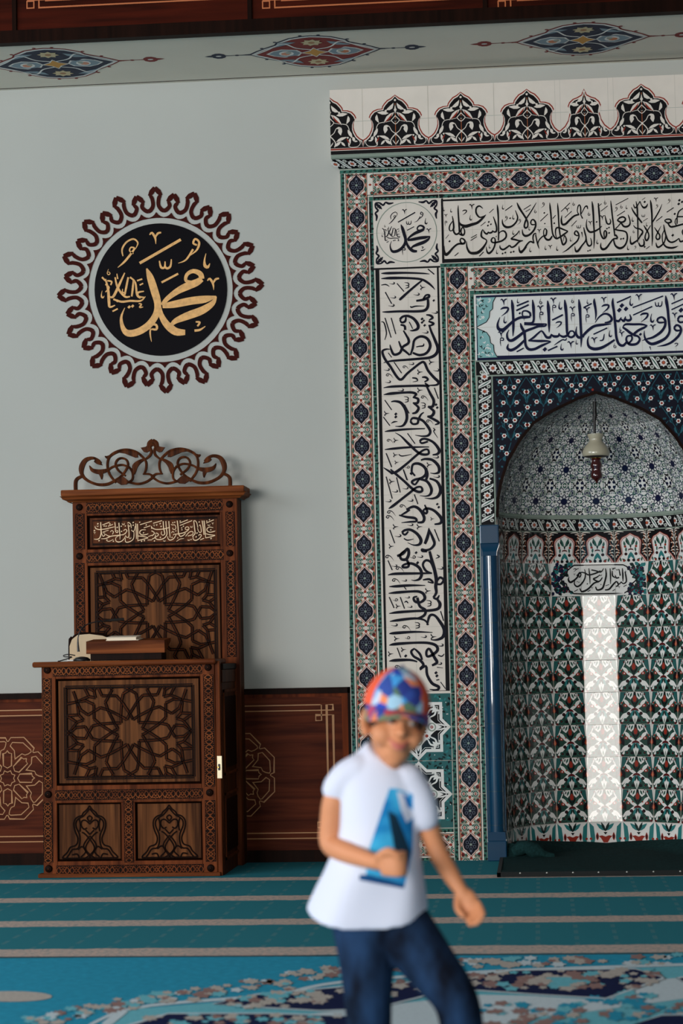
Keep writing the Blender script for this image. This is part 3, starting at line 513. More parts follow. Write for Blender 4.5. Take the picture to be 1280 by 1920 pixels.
# gallery over the wall: underside with painted medallions, and its panelled front
mb = MB()
mb.box(-9, 5, -.93, YW + .3, ZS, ZS + .12, 'soffit_paint')
so = lambda u, v, h: Vector((u, v, ZS - h))
g = G(mb, so)
g.stroke([(-9, .02), (5, .02)], .012, 'maroon', 1, smooth=False)
def medallion(g, line, field, blob):
    def lobes(k):
        q = [(.385, 0), (.34, .055), (.285, .11), (.215, .17), (.20, .215), (.12, .29), (.05, .315), (0, .325)]
        up_ = q + [(-a, b) for a, b in q[-2::-1]]
        return [(a * k, b * k) for a, b in up_] + [(a * k, -b * k) for a, b in up_[-2:0:-1]]
    g.poly(lobes(1.03), line, 1); g.poly(lobes(.985), 'offwhite', 2); g.poly(lobes(.925), field, 3)
    for a, b in lobes(1.03)[::2]: g.disc(a * 1.03, b * 1.03, .012, line, 1, 6)
    for sx in (-1, 1):
        g.stroke([(sx * .38, 0, .03), (sx * .44, 0, .012), (sx * .52, 0, .012), (sx * .56, 0, .03)], 1, line, 1)
        g.leaf(sx * .53, 0, sx * .66, 0, .05, line, 1); g.disc(sx * .575, 0, .045, line, 1, 10, .055); g.disc(sx * .465, 0, .014, line, 1, 8)
        g.disc(sx * .575, 0, .018, 'offwhite', 2, 8, .012)
        g.poly([(sx * .075, 0), (sx * .10, .06), (sx * .19, .085), (sx * .25, .05), (sx * .29, 0), (sx * .25, -.05), (sx * .19, -.085), (sx * .10, -.06)], 'offwhite', 4)
        g.poly([(sx * .085, 0), (sx * .11, .05), (sx * .19, .07), (sx * .24, .045), (sx * .275, 0), (sx * .24, -.045), (sx * .19, -.07), (sx * .11, -.05)], 'greysoft', 5)
        g.disc(sx * .17, 0, .045, 'offwhite', 6, 10, .05); g.disc(sx * .175, .005, .028, 'orange', 7, 8, .03); g.disc(sx * .155, -.015, .018, 'sage', 7, 8, .025)
        for sy in (-1, 1):
            g.leaf(sx * .07, sy * .10, sx * .20, sy * .12, .10, blob, 4, .01); g.leaf(sx * .06, sy * .09, sx * .02, sy * .23, .09, blob, 4)
            g.leaf(sx * .09, sy * .22, sx * .23, sy * .13, .05, 'greysoft', 5, .02); g.stroke([(sx * .02, sy * .06), (sx * .10, sy * .10), (sx * .17, sy * .20), (sx * .28, sy * .08), (sx * .36, 0)], .012, 'offwhite', 5)
    for sy in (-1, 1):
        g.star(0, sy * .20, .065, .045, 8, 'creamflower', 6, .2); g.disc(0, sy * .20, .02, 'gold_line', 7, 8)
    g.poly([(.085, 0), (.03, .04), (0, .10), (-.03, .04), (-.085, 0), (-.03, -.04), (0, -.10), (.03, -.04)], 'offwhite', 6)
    g.poly([(.07, 0), (.025, .033), (0, .085), (-.025, .033), (-.07, 0), (-.025, -.033), (0, -.085), (.025, -.033)], 'ochre', 7)
mat('greysoft', (128, 146, 156), rough=.8); mat('creamflower', (206, 186, 146), rough=.8); mat('ochre', (204, 144, 62), rough=.8); mat('paint_red', (128, 30, 26), rough=.8); mat('paint_navy', (24, 34, 58), rough=.8)
for i, x in enumerate((-4.73, -3.165, -1.605, -.03, 1.53)):
    a = ('paint_red', 'paint_navy') if i % 2 else ('paint_navy', 'paint_red')
    medallion(g.move(x, -.475), a[0], a[1], a[1])
struct(mb.build('ceiling'), 'underside of the gallery with painted medallions')
mb = MB()
YF = -.93
mb.box(-9, 5, YF - .05, YF + .02, ZS - .012, ZS + .06, 'wood_dark'); mb.box(-9, 5, YF - .03, YF + .04, ZS + .06, ZS + 1.1, 'wood_red')
for px in (27, 468, 909): mb.box(un(px, 20, Y=YF - .04).x - .012, un(px, 20, Y=YF - .04).x + .012, YF - .05, YF, ZS + .06, ZS + 1.1, 'wood_dark')
g = G(mb, plane(YF - .032))
for px in (27, 468, 909, -414):
    x0 = un(px, 20, Y=YF - .03).x; a, b = x0 + .075, x0 + 1.345; z = un(px + 40, 15, Y=YF - .03).z
    for d in (0, .04):
        g.stroke([(a + .07 + d, z + 1 - d), (a + .07 + d, z + d), (b - .07 - d, z + d), (b - .07 - d, z + 1 - d)], .008, 'gold_bright', 1, smooth=False)
    for xx in (a + .02, b - .02): g.stroke([(xx - .02, z - .0), (xx + .02, z), (xx + .02, z + .04), (xx - .02, z + .04)], .007, 'gold_bright', 1, smooth=False, closed=True)
    g.stroke([(a, z + .045), (a + .11, z + .045)], .006, 'gold_bright', 1, smooth=False); g.stroke([(b, z + .045), (b - .11, z + .045)], .006, 'gold_bright', 1, smooth=False)
mat('gold_bright', (176, 92, 40), rough=.5)
struct(mb.build('trim_1'), 'dark red panelled wooden front of the gallery with gold inlay')
# wainscot panels
def wainscot(name, xc, hw, label):
    mb = MB(); z0, z1 = .035, un(500, 1291, Y=YW - .03).z
    x0, x1 = xc - hw, xc + hw
    mb.box(x0, x1, YW - .022, YW, 0, z1, 'wainscot')
    mb.box(x0, x1, YW - .045, YW, z1 - .035, z1, 'wood_dark'); mb.box(x0, x1, YW - .03, YW, z1 - .055, z1 - .035, 'wood_trim')
    mb.box(x0, x1, YW - .036, YW, 0, .07, 'wood_dark')
    for xx, d in ((x0, 1), (x1, -1)):
        mb.box(xx, xx + d * .018, YW - .045, YW, 0, z1, 'wood_dark'); mb.box(xx + d * .018, xx + d * .055, YW - .035, YW, .07, z1 - .035, 'wood_trim')
    g = G(mb, plane(YW - .023)); K = 'gold_line'; w = .0065
    zt, zb = un(500, 1323, Y=YW).z, un(500, 1572, Y=YW).z; d = .033
    e = hw - .125 - .055
    for zz in (zt, zt - d): g.stroke([(xc - e - (.06 if zz != zt else -.005), zz), (xc + e + (.06 if zz != zt else -.005), zz)], w, K, 1, smooth=False)
    for zz in (zb, zb + d): g.stroke([(xc - e - (.06 if zz != zb else -.005), zz), (xc + e + (.06 if zz != zb else -.005), zz)], w, K, 1, smooth=False)
    for sx in (-1, 1):
        g.stroke([(xc + sx * e, zt), (xc + sx * e, zt - .095), (xc + sx * (e - .035), zt - .095), (xc + sx * (e - .035), zt - .062), (xc + sx * (e + .07), zt - .062), (xc + sx * (e + .07), zb + .062), (xc + sx * (e - .035), zb + .062), (xc + sx * (e - .035), zb + .095), (xc + sx * e, zb + .095), (xc + sx * e, zb)], w, K, 1, smooth=False)
        g.stroke([(xc + sx * (e + .06), zt - d), (xc + sx * (e + .07), zt - d), (xc + sx * (e + .07), zt), (xc + sx * (e + .032), zt), (xc + sx * (e + .032), zb), (xc + sx * (e + .07), zb), (xc + sx * (e + .07), zb + d), (xc + sx * (e + .06), zb + d)], w, K, 1, smooth=False)
    zc = un(16, 1459, Y=YW).z; k = 1 / 5.818 / 311
    g = g.move(xc, zc, k)
    g.stroke([((90 if i % 2 else 68) * math.cos(PI * i / 8), (90 if i % 2 else 68) * math.sin(PI * i / 8)) for i in range(16)], 9, K, 1, smooth=False, closed=True)
    for i in range(8):
        q = g.rot(PI / 4 * i)
        q.stroke([(113, 0), (138, -45), (273, -48), (278, -20), (303, 0), (278, 20), (273, 48), (138, 45)], 10, K, 1, smooth=False, closed=True)
        q.stroke([(13, -395), (33, -405), (148, -400), (238, -320), (228, -275), (158, -270), (88, -210), (73, -305), (38, -320), (20, -355)], 10, K, 1, smooth=False, closed=True)
        q.stroke([(0, -405), (18, -445), (183, -450), (288, -345), (278, -297), (286, -286)], 10, K, 1, smooth=False)
    struct(mb.build(name), label)
XR = un(657, 1290, Y=YW - .03).x
XC1, XC2 = un(439, 1452, Y=YW).x, un(16, 1459, Y=YW).x
wainscot('trim_2', (XR + XR - 2 * (XR - XC1)) / 2, XR - XC1, 'brown wall panel with gold inlay between pulpit and tiled niche')
wainscot('trim_3', XC2, (XC1 - XC2) - (XR - XC1) - .004, 'brown wall panel with gold inlay left of the pulpit')
# far end of the hall, behind the camera: wall with the open doorway that the tiles mirror
m = bpy.data.materials.new('open_daylight'); m.use_nodes = True; nt = m.node_tree; nt.nodes.remove(nt.nodes['Principled BSDF'])
e_ = nt.nodes.new('ShaderNodeEmission'); e_.inputs[0].default_value = (1, .965, .90, 1); e_.inputs[1].default_value = 24.0
nt.links.new(e_.outputs[0], nt.nodes['Material Output'].inputs[0]); MATS['open_daylight'] = m
mat('hall_wall', (120, 112, 100), rough=.9)
mb = MB(); yb = -20.6
mb.box(-9, -.15, yb, yb + .2, 0, 6.5, 'hall_wall'); mb.box(1.3, 5, yb, yb + .2, 0, 6.5, 'hall_wall'); mb.box(-.15, 1.3, yb, yb + .2, 4.8, 6.5, 'hall_wall'); mb.box(-.15, 1.3, yb, yb + .2, 0, 1.0, 'hall_wall')
struct(mb.build('wall_back'), 'plain plastered end wall of the hall')
mb = MB(); mb.box(-.15, 1.3, yb + .02, yb + .06, 1.0, 4.8, 'open_daylight')
struct(mb.build('window_1'), 'tall bright window in the end wall of the hall')
# ------------------------------------------------------------------ tiled prayer niche
mihrab = thing('prayer_niche', 'tall tiled prayer niche with arched recess and bands of dark script', 'prayer niche', (0, 0, 0))
S = .2; X0 = -1.514; Z0 = 4.194
TILT = .0125
NW = .21; NA = NW / 2 / math.tan(math.radians(10)); NR = NW / 2 / math.sin(math.radians(10))
def facet(k):
    a = math.radians(20 * k); d = Vector((math.sin(a), math.cos(a), 0)); t = Vector((math.cos(a), -math.sin(a), 0)); return d, t
def tgrid(c, r): return (X0 + S * c, Z0 - S * r)
P0 = plane(0.0)
def tile(g, c, r):            # tile at column c, row r of the flat front; u right, v up in 0..1
    x, z = tgrid(c, r); return g.move(x, z - S, S)
def grout(g, h=7, w=.012):
    g.stroke([(0, 0), (1, 0)], w, 'grout', h, smooth=False); g.stroke([(0, 0), (0, 1)], w, 'grout', h, smooth=False)
LOZ = [(0, .36), (.05, .30), (.115, .235), (.145, .19), (.195, .165), (.235, .10), (.255, 0)]
LOZ = LOZ + [(a, -b) for a, b in LOZ[-2::-1]]; LOZ = LOZ + [(-a, b) for a, b in LOZ[-2:0:-1]]
def flecks(g, u0, u1, n, seed, horizontal=False):
    rnd = random.Random(seed)
    for i in range(n):
        v = (i + rnd.uniform(.2, .8)) / n; u = rnd.uniform(u0 + .02, u1 - .02); a = rnd.uniform(-.9, .9) + (0 if i % 2 else 1.6); L = .05
        g.leaf(u - L * math.cos(a) * .6, v - L * math.sin(a), u + L * math.cos(a) * .6, v + L * math.sin(a), .055, 'dkgreen', 2)
def border(g, seed=0, left=True, right=True, corner=None):
    global LK
    LK = 1.5
    g.rect(0, 0, 1, 1, 'cream', 0)
    for a, b, f in ((.015, .125, left), (.875, .985, right)):
        if f: g.rect(a, 0, b, 1, 'green', 1); flecks(g, a, b, 9, seed + int(a * 10))
    for a in (.165, .812): g.rect(a, 0, a + .022, 1, 'black', 1)
    g.rect(.195, 0, .215, 1, 'orange', 1); g.rect(.785, 0, .805, 1, 'orange', 1)
    q = g.move(.5, .5)
    for k, m, h in ((1.08, 'red', 2), (1.0, 'cream', 3), (.92, 'wine', 4), (.88, 'navy', 5)): q.poly([(a * k, b * k) for a, b in LOZ], m, h)
    for i in range(6):
        a = PI / 6 + PI / 3 * i; q.stroke([(.125 * math.cos(a) + .04 * math.cos(t), .13 * math.sin(a) + .042 * math.sin(t)) for t in (0, 1.05, 2.1, 3.14, 4.19, 5.24)], .013, 'greyblue', 6, closed=True, sub=2)
        q.stroke([(.03 * math.cos(a), .03 * math.sin(a)), (.085 * math.cos(a), .09 * math.sin(a))], .012, 'greyblue', 6, smooth=False)
    for sy in (-1, 1): q.leaf(0, sy * .16, 0, sy * .23, .05, 'greyblue', 6)
    q.disc(0, 0, .035, 'sage', 7, 8)
    for sy in (-1, 1):
        q.poly([(-.045, sy * .40), (0, sy * .35), (.045, sy * .40), (.03, sy * .455), (0, sy * .43), (-.03, sy * .455)], 'red', 3)
        for sx in (-1, 1):
            q.poly([(sx * .185, sy * .27), (sx * .245, sy * .225), (sx * .29, sy * .29), (sx * .275, sy * .35), (sx * .20, sy * .345)], 'wine', 3)
            q.leaf(sx * .24, sy * .28, sx * .28, sy * .22, .03, 'red', 4)
            q.poly([(sx * .09, sy * .405), (sx * .16, sy * .33), (sx * .27, sy * .24), (sx * .275, sy * .40), (sx * .22, sy * .44)], 'field_grey', 2)
            q.leaf(sx * .09, sy * .36, sx * .19, sy * .28, .05, 'leafgreen', 3); q.leaf(sx * .08, sy * .44, sx * .24, sy * .38, .045, 'sage', 3); q.leaf(sx * .16, sy * .33, sx * .13, sy * .25, .03, 'sage', 3)
            q.leaf(sx * .27, sy * .22, sx * .275, sy * .03, .045, 'leafgreen', 3); q.disc(sx * .285, sy * .42, .028, 'red', 4, 6); q.leaf(sx * .28, sy * .47, sx * .29, sy * .36, .03, 'leafgreen', 3); q.leaf(sx * .05, sy * .47, sx * .10, sy * .40, .03, 'leafgreen', 4); q.disc(sx * .105, sy * .335, .018, 'orange', 4, 6); q.leaf(sx * .265, sy * .37, sx * .18, sy * .30, .03, 'leafgreen', 3)
            P = [(sx * .175 + .085 * math.cos(PI * i / 8), sy * (.5 - .085 * math.sin(PI * i / 8))) for i in range(9)]
            q.poly(P, 'leafgreen', 4); q.poly([(sx * .175 + .05 * math.cos(PI * i / 6), sy * (.5 - .055 * math.sin(PI * i / 6))) for i in range(7)], 'cream', 5)
            q.poly([(sx * .175 + .035 * math.cos(PI * i / 5), sy * (.5 - .042 * math.sin(PI * i / 5))) for i in range(6)], 'red', 6)
    grout(g); LK = 1.0
mat('field_grey', (150, 142, 126), **T)
SW = (0, 1, 0, 1, 0, 0)       # u <-> v
def border_ring(name, c0, c1, r0, r1, bottom, ctop):
    """columns c0 and (mirrored) right side, row r0 across the top, optional bottom row up to column cb"""
    mb = MB(); g = G(mb, P0); CR = 15.14 - c0 - 1
    for r in range(r0, r1):
        for c in (c0, CR):
            t = tile(g, c, r); border(t, r * 7 + int(c))
    c = c0 + 1.0
    while c < CR - .01:
        t = tile(g, c, r0)
        k = min(1.0, CR - c); border(t.at(k, 0, 0, 0, 1, 0).at(*SW), int(c * 13) + 3); c += 1
    if bottom:
        for c in range(c0 + 1, bottom):
            border(tile(g, c, r1 - 1).at(*SW), c * 17); border(tile(g, 15.14 - c - 1, r1 - 1).at(*SW), c * 19)
    for (c, r, sy, sx) in ((c0, r0, 1, 1), (c0, r1 - 1, -1, 1), (CR, r0, 1, -1), (CR, r1 - 1, -1, -1)):
        if r == r1 - 1 and not bottom: continue
        t = tile(g, c, r)
        for (u0, v0, u1, v1, m, h) in ((0, .87, 1, 1, 'cream', 8), (0, .875, 1, .985, 'green', 9), (.165, .812, .83, .834, 'black', 8), (.83 if sx > 0 else .0, .13, 1 if sx > 0 else .17, .86, 'cream', 7)):
            if sy < 0: v0, v1 = 1 - v1, 1 - v0
            t.rect(u0, v0, u1, v1, m, h)
        tt = t if sy > 0 else t.at(1, 0, 0, 0, -1, 1)
        if sx < 0: tt = tt.at(-1, 0, 1, 0, 1, 0)
        tt.rect(.812, 0, .834, .19, 'black', 8); tt.rect(.812, .168, 1, .19, 'black', 8); tt.rect(.875, 0, .985, .125, 'green', 9); tt.rect(.875, .015, 1, .125, 'green', 9)
        for e in range(5): tt.leaf(.1 + e * .17, .91, .2 + e * .17, .95, .055, 'dkgreen', 10)
        tt.poly([(1.0, .36), (1.0, .64), (.86, .5)], 'cream', 8); tt.poly([(.92, .46), (.86, .5), (.92, .54), (.97, .5)], 'red', 9)
        for e in (.24, .76): tt.disc(.97, e, .06, 'leafgreen', 9, 8); tt.disc(.97, e, .03, 'red', 10, 6)
    return mb.build(name, mihrab)
border_ring('outer_tile_border', 0, 15, 0, 21, 3, 0)
border_ring('inner_tile_border', 3, 12, 3, 21, 0, 0)
# backing slab so the facing has its thickness (open at the recess)
mb = MB()
for sx in (-1, 1):
    mb.box(sx * 1.514, sx * .61, .002, YW + .02, -.006, Z0, 'cream')
mb.box(-.61, .61, .002, YW + .02, 2.79, Z0, 'cream')
rows = [[facet(k)[0] * (NA + .02) + facet(k)[1] * (e * (NW / 2 + .004)) + Vector((0, 0, z)) for k in range(-4, 5) for e in (-1, 1)] for z in (0, 2.1)]
mb.grid(rows, 'grout', False)
mb.build('tile_backing', mihrab)
def framed(mb, c0, r0, c1, r1, base='cream', line='black', inset=.045, w=.055):
    g = G(mb, P0); x0, z1 = tgrid(c0, r0); x1, z0 = tgrid(c1, r1)
    g.rect(x0, z0, x1, z1, base, 0)
    i = inset * S; ww = w * S
    g.stroke([(x0 + i, z0 + i), (x1 - i, z0 + i), (x1 - i, z1 - i), (x0 + i, z1 - i)], ww, line, 2, smooth=False, closed=True)
    for c in range(int(math.ceil(c0)), int(c1) + 1):
        if c0 < c < c1: g.stroke([(X0 + S * c, z0), (X0 + S * c, z1)], .0022, 'grout', 1, smooth=False)
    for r in range(int(math.ceil(r0)), int(r1) + 1):
        if r0 < r < r1: g.stroke([(x0, Z0 - S * r), (x1, Z0 - S * r)], .0022, 'grout', 1, smooth=False)
    return g
# small round medallion beside the long band (mirrored plain on the other side)
for c0, pen in ((1, True), (12.14, False)):
    mb = MB(); g = framed(mb, c0, 1, c0 + 2, 3, inset=-.1)
    x, z = tgrid(c0 + 1, 2)
    g.stroke([(x + .183 * math.cos(2 * PI * i / 40), z + .183 * math.sin(2 * PI * i / 40)) for i in range(40)], .0045, 'sage', 2, smooth=False, closed=True)
    for sx in (-1, 1):
        for sy in (-1, 1):
            q = G(mb, P0, (sx * S, 0, x, 0, sy * S, z))
            q.stroke([(.92, .38, .03), (.90, .52, .07), (.94, .62, .05), (.86, .70, .06), (.93, .80, .05), (.93, .93, .04), (.80, .93, .05), (.70, .86, .06), (.62, .94, .05), (.52, .90, .07), (.38, .92, .03)], 1, 'navy', 2)
            q.stroke([(.93, .93, .05), (.84, .84, .09), (.74, .74, .03)], 1, 'navy', 2); q.star(.82, .82, .09, .04, 5, 'navy', 2, .8)
    if pen:
        k = 56 / 378 * .93
        gg = G(mb, lambda u, v, h: un(762.3 + (u - 645) * k, 437.5 + (v - 650) * k, Y=0) + Vector((0, -h, 0)))
        script(gg, ROUND, 'navy', 3, 60)
    mb.build('medallion_tile', mihrab)
# bands of script
mb = MB(); g = framed(mb, 3, 1, 12.14, 3, inset=.07)
for t, ox, oy in ((TOP_A, 825, 365), (TOP_B, 975, 360), (TOP_C, 1120, 355)): script(G(mb, pxplane(ox, oy, 8.0, 0)), t, 'black', 3, 50, wk=1.12)
mb.build('upper_script_band', mihrab)
mb = MB(); g = framed(mb, 4, 4, 11.14, 6, base='offwhite', inset=.06, w=.06, line='darkblue')
for cc, sx in ((4, 1), (11.14, -1)):
    x, z = tgrid(cc, 5)
    for sy in (-1, 1):
        q = G(mb, P0, (sx * S, 0, x, 0, sy * S, z))
        q.poly([(.075, .02), (.12, .05), (.35, .16), (.44, .30), (.46, .48), (.55, .55), (.56, .75), (.64, .90), (.68, .925), (.075, .925)], 'ltteal', 2)
        q.stroke([(.075, .02), (.12, .05), (.35, .16), (.44, .30), (.46, .48), (.55, .55), (.56, .75), (.64, .90), (.68, .925)], .022, 'black', 4, smooth=False)
        rnd = random.Random(4 + sy)
        for i in range(34):
            u, v = rnd.uniform(.11, .50), rnd.uniform(.14, .88)
            if u > .16 + .42 * v: continue
            a = rnd.uniform(0, 6); L = .06
            q.stroke([(u, v, .02), (u + L * math.cos(a), v + L * math.sin(a), .03), (u + L * math.cos(a) - L * math.sin(a), v + L * math.sin(a) + L * math.cos(a), .012)], 1, 'offwhite' if i % 3 else 'dkgreen', 3, sub=3)
for t, ox in ((MID_A, 890), (MID_B, 1080)): script(G(mb, pxplane(ox, 545, 6.4, 0)), t, 'darkblue', 5, 70, wk=1.08)
mb.build('lower_script_band', mihrab)
for c0, pen in ((1, True), (12.14, False)):
    mb = MB(); framed(mb, c0, 3, c0 + 2, 16, inset=.08)
    if pen:
        script(G(mb, pxplane(640, 480, 1280 / 280, 0)), SIDE_A, 'navy', 3, 44, rotated=True, wk=1.12)
        script(G(mb, pxplane(640, 880, 1222 / 280, 0)), SIDE_B, 'navy', 3, 44, rotated=True, wk=1.12)
    mb.build('upright_script_band', mihrab)
mat('panel_teal', (42, 90, 90), **T)
# eight-pointed star panels at the foot
for c0 in (1, 12.14):
    mb = MB(); g = G(mb, P0); x, z = tgrid(c0, 20)
    g.rect(x, z, x + 2 * S, z + 4 * S, 'panel_teal', 0)
    q = g.move(x, z, S); rnd = random.Random(3)
    for i in range(420):
        u, v = rnd.uniform(.03, 1.97), rnd.uniform(.03, 3.97); a = rnd.uniform(0, 6)
        q.leaf(u, v, u + .12 * math.cos(a), v + .12 * math.sin(a), .065, rnd.choice(('dkgreen', 'dkgreen', 'black', 'teal', 'teal')), 1)
        if i % 6 == 0: q.disc(rnd.uniform(.05, 1.95), rnd.uniform(.05, 3.95), .016, 'offwhite', 2, 6)
    for vc in (1, 3):
        s_ = q.move(1, vc)
        st = lambda k, e=0: [(a * k, b * k) for a, b in ((1, 0), (.75, .25), (.75, .75), (.25, .75), (0, 1), (-.25, .75), (-.75, .75), (-.75, .25), (-1, 0), (-.75, -.25), (-.75, -.75), (-.25, -.75), (0, -1), (.25, -.75), (.75, -.75), (.75, -.25))]
        s_.poly(st(.99), 'offwhite', 3); s_.poly(st(.87), 'black', 4); s_.poly(st(.82), 'offwhite', 5); s_.poly(st(.80), 'black', 6)
        for i in range(4):
            w_ = s_.rot(PI / 2 * i)
            w_.poly([(.72, 0), (.50, .13), (.36, .26), (.26, .12), (.22, 0), (.26, -.12), (.36, -.26), (.50, -.13)], 'offwhite', 7)
            w_.stroke([(.42 + .11 * math.cos(2 * PI * j / 8), .115 * math.sin(2 * PI * j / 8)) for j in range(8)], .035, 'sage', 8, closed=True, sub=2); w_.disc(.42, 0, .045, 'red', 8, 8); w_.disc(.42, 0, .018, 'offwhite', 9, 6)
            w_.leaf(.55, .10, .93, .015, .05, 'offwhite', 8); w_.leaf(.55, -.10, .93, -.015, .05, 'offwhite', 8)
            d = w_.rot(PI / 4)
            d.star(.37, 0, .13, .09, 8, 'offwhite', 9); d.disc(.37, 0, .05, 'red', 10, 8)
            for e in (-1, 1):
                d.stroke([(.46, e * .05, .03), (.62, e * .10, .05), (.74, e * .05, .06), (.80, e * .12, .05), (.72, e * .17, .03)], 1, 'offwhite', 8); d.leaf(.60, 0, .82, e * .02, .06, 'offwhite', 8)
                d.leaf(.22, e * .05, .34, e * .2, .07, 'offwhite', 7)
        s_.star(0, 0, .20, .12, 8, 'offwhite', 8); s_.disc(0, 0, .07, 'red', 9, 8)
    grout(q.move(0, 0, 2), 3, .006)
    for k in range(1, 4): q.stroke([(0, k), (2, k)], .012, 'grout', 3, smooth=False)
    mb.build('star_panel', mihrab)
# slim flower border: one tile long (u 0..1), half a tile high (v 0..0.5)
def flower_border(g, first=False):
    g.rect(0, 0, 1, .5, 'black', 0)
    for v in (.0, .455): g.rect(0, v, 1, v + .045, 'sage', 1)
    for u in (0, .5):
        q = g.move(u + .001, .25)
        if u or not first:
            q.star(0, 0, .135, .095, 8, 'offwhite', 3); q.star(0, 0, .085, .04, 8, 'red', 4); q.disc(0, 0, .025, 'orange', 5, 6)
        q = g.move(u + .25, .25)
        q.poly([(-.15, .19), (-.05, .185), (.04, .06), (.11, -.10), (.15, -.19), (.05, -.18), (-.04, -.06), (-.10, .10)], 'offwhite', 2)
        q.stroke([(-.11, .165, .012), (-.02, .04, .035), (.11, -.165, .012)], 1, 'leafgreen', 3)
        for a, b in ((.085, .12), (-.085, -.12)): q.disc(a, b, .058, 'offwhite', 2, 8); q.disc(a, b, .042, 'sage', 3, 8); q.disc(a, b, .016, 'wine', 4, 6)
mb = MB(); g = G(mb, P0)
x0, zt = tgrid(4, 6)
L_ = (11.14 - 4) * S
n = 7
for i in range(n): flower_border(g.at(L_ / n, 0, x0 + L_ / n * i, 0, S, zt - .5 * S), i == 0)
for sx, xx in ((1, x0), (-1, -x0)):
    for r in range(5):
        zz = zt - .5 * S - (r) * .9 * S
        flower_border(G(mb, P0, (0, sx * S, xx, -.9 * S, 0, zz)))
mb.build('flower_border', mihrab)
# blue blossom spandrels round the arch
ZSP = 2.062                    # springing
PROF = [(.6075, 0), (.60, .10), (.577, .205), (.536, .318), (.466, .435), (.38, .54), (.275, .606), (.19, .645), (.107, .683), (.035, .704), (0, .716)]
def arch_r(z):
    z = z - ZSP
    if z <= 0: return .6075
    for (a, b), (c_, d) in zip(PROF, PROF[1:]):
        if b <= z <= d: return a + (c_ - a) * (z - b) / (d - b)
    return 0
mb = MB(); g = G(mb, P0); zf = zt - .5 * S; xf = x0 + .5 * S
out = [(-xx, ZSP + z) for xx, z in PROF] + [(xx, ZSP + z) for xx, z in PROF[-2::-1]]
for i in range(len(out) - 1):
    (a, b), (c_, d) = out[i], out[i + 1]
    g.poly([(a, b), (c_, d), (c_, zf), (a, zf)], 'navy', 0)
for sx in (-1, 1): g.poly([(sx * .61, ZSP - .03), (sx * abs(xf), ZSP - .03), (sx * abs(xf), zf), (sx * .6075, zf)], 'navy', 0)
g.stroke([(-.6075, ZSP - .02)] + out + [(.6075, ZSP - .02)], .018, 'wood_dark', 2, smooth=False)
class Clip(G):
    """leaves out what would fall inside the arch"""
    def poly(s, pts, m, h=1):
        w = [s.p(u, v, h) for u, v in pts]
        if any(abs(p.x) < arch_r(p.z) + .004 or p.z > zf or abs(p.x) > abs(xf) for p in w): return
        s.mb.face(w, m)
    def at(s, a, b, c_, d, e, f):
        q = G.at(s, a, b, c_, d, e, f); return Clip(q.mb, q.fn, q.xf)
mat('stem_teal', (34, 82, 94), **T)
def blossom(g, u, v, r=.074):
    g.star(u, v, r, r * .82, 6, 'offwhite', 3); g.disc(u, v, r * .5, 'red', 4, 8)
    for a in (.6, 2.5, 4.2): g.leaf(u + r * math.cos(a), v + r * math.sin(a), u + 2.0 * r * math.cos(a), v + 2.1 * r * math.sin(a), .06, 'stem_teal', 2)
def blossom_tile(g):
    for pts in ([(.0, .95), (.22, .62), (.45, .22), (.5, .02)], [(1, .95), (.78, .62), (.55, .22), (.5, .02)], [(.5, .98), (.42, .75)], [(.5, .98), (.58, .75)], [(0, .15), (.12, .4), (.2, .5)], [(1, .15), (.88, .4), (.8, .5)]):
        for (a, b), (c_, d) in zip(pts, pts[1:]): g.poly([(a - .012, b), (a + .012, b), (c_ + .012, d), (c_ - .012, d)], 'stem_teal', 1)
    for u, v in ((.22, .83), (.76, .83), (.36, .65), (.63, .65), (.5, .48), (.30, .19), (.70, .19), (.02, .5), (.02, .03), (.98, .5)): blossom(g, u, v)
    for a in ((.0, .2, .1, .45), (1, .2, .9, .45), (.25, .55, .32, .42), (.75, .55, .68, .42), (.47, .1, .38, .3), (.53, .1, .62, .3)): g.leaf(*a, .10, 'stem_teal', 1)
for i in range(7):
    for j in range(4):
        blossom_tile(Clip(mb, P0, (S, 0, xf + S * i, 0, S, zf - S * (j + 1))))
    g.stroke([(xf + S * i, zf), (xf + S * i, max(ZSP, ZSP + .0))], .0015, 'wine', 1, smooth=False) if abs(xf + S * i) > .62 else None
mb.build('blossom_spandrel', mihrab)
# corner columns in blue glaze
for sx in (-1, 1):
    mb = MB(); xa, xb = sx * abs(x0), sx * .60
    xm = (xa + xb) / 2; hw = abs(xb - xa) / 2; zc = tgrid(4, 11)[1]
    mb.box(xa, xb, -.012, .03, 0, zc, 'glaze')
    mb.box(xm - hw, xm + hw, -.07, 0, zc - .115, zc, 'glaze', .006)
    rows = []
    for z, a, b in ((zc - .115, hw, .07), (zc - .16, hw * .72, .058), (zc - .185, hw * .68, .055)): rows.append([(xm - a, 0, z), (xm - a, -b, z), (xm + a, -b, z), (xm + a, 0, z)])
    mb.grid(rows, 'glaze', False)
    rr = hw * .86; z = zc - .185
    while z > .18:
        z2 = max(z - .2, .16); 
        mb.lathe(xm, -.01, [(rr, z - .002), (rr, z2 + .002)], 'glaze', 24, PI, 2 * PI); z = z2
    mb.lathe(xm, -.01, [(rr * .97, zc - .185), (rr * .97, .14)], 'glaze_dark', 16, PI, 2 * PI)
    mb.box(xm - hw, xm + hw, -.075, .02, 0, .12, 'glaze', .006); mb.grid([[(xm - hw * .95, 0, .12), (xm - hw * .95, -.072, .12), (xm + hw * .95, -.072, .12), (xm + hw * .95, 0, .12)], [(xm - rr, 0, .17), (xm - rr, -.06, .17), (xm + rr, -.06, .17), (xm + rr, 0, .17)]], 'glaze', False)
    mb.build('corner_column', mihrab)
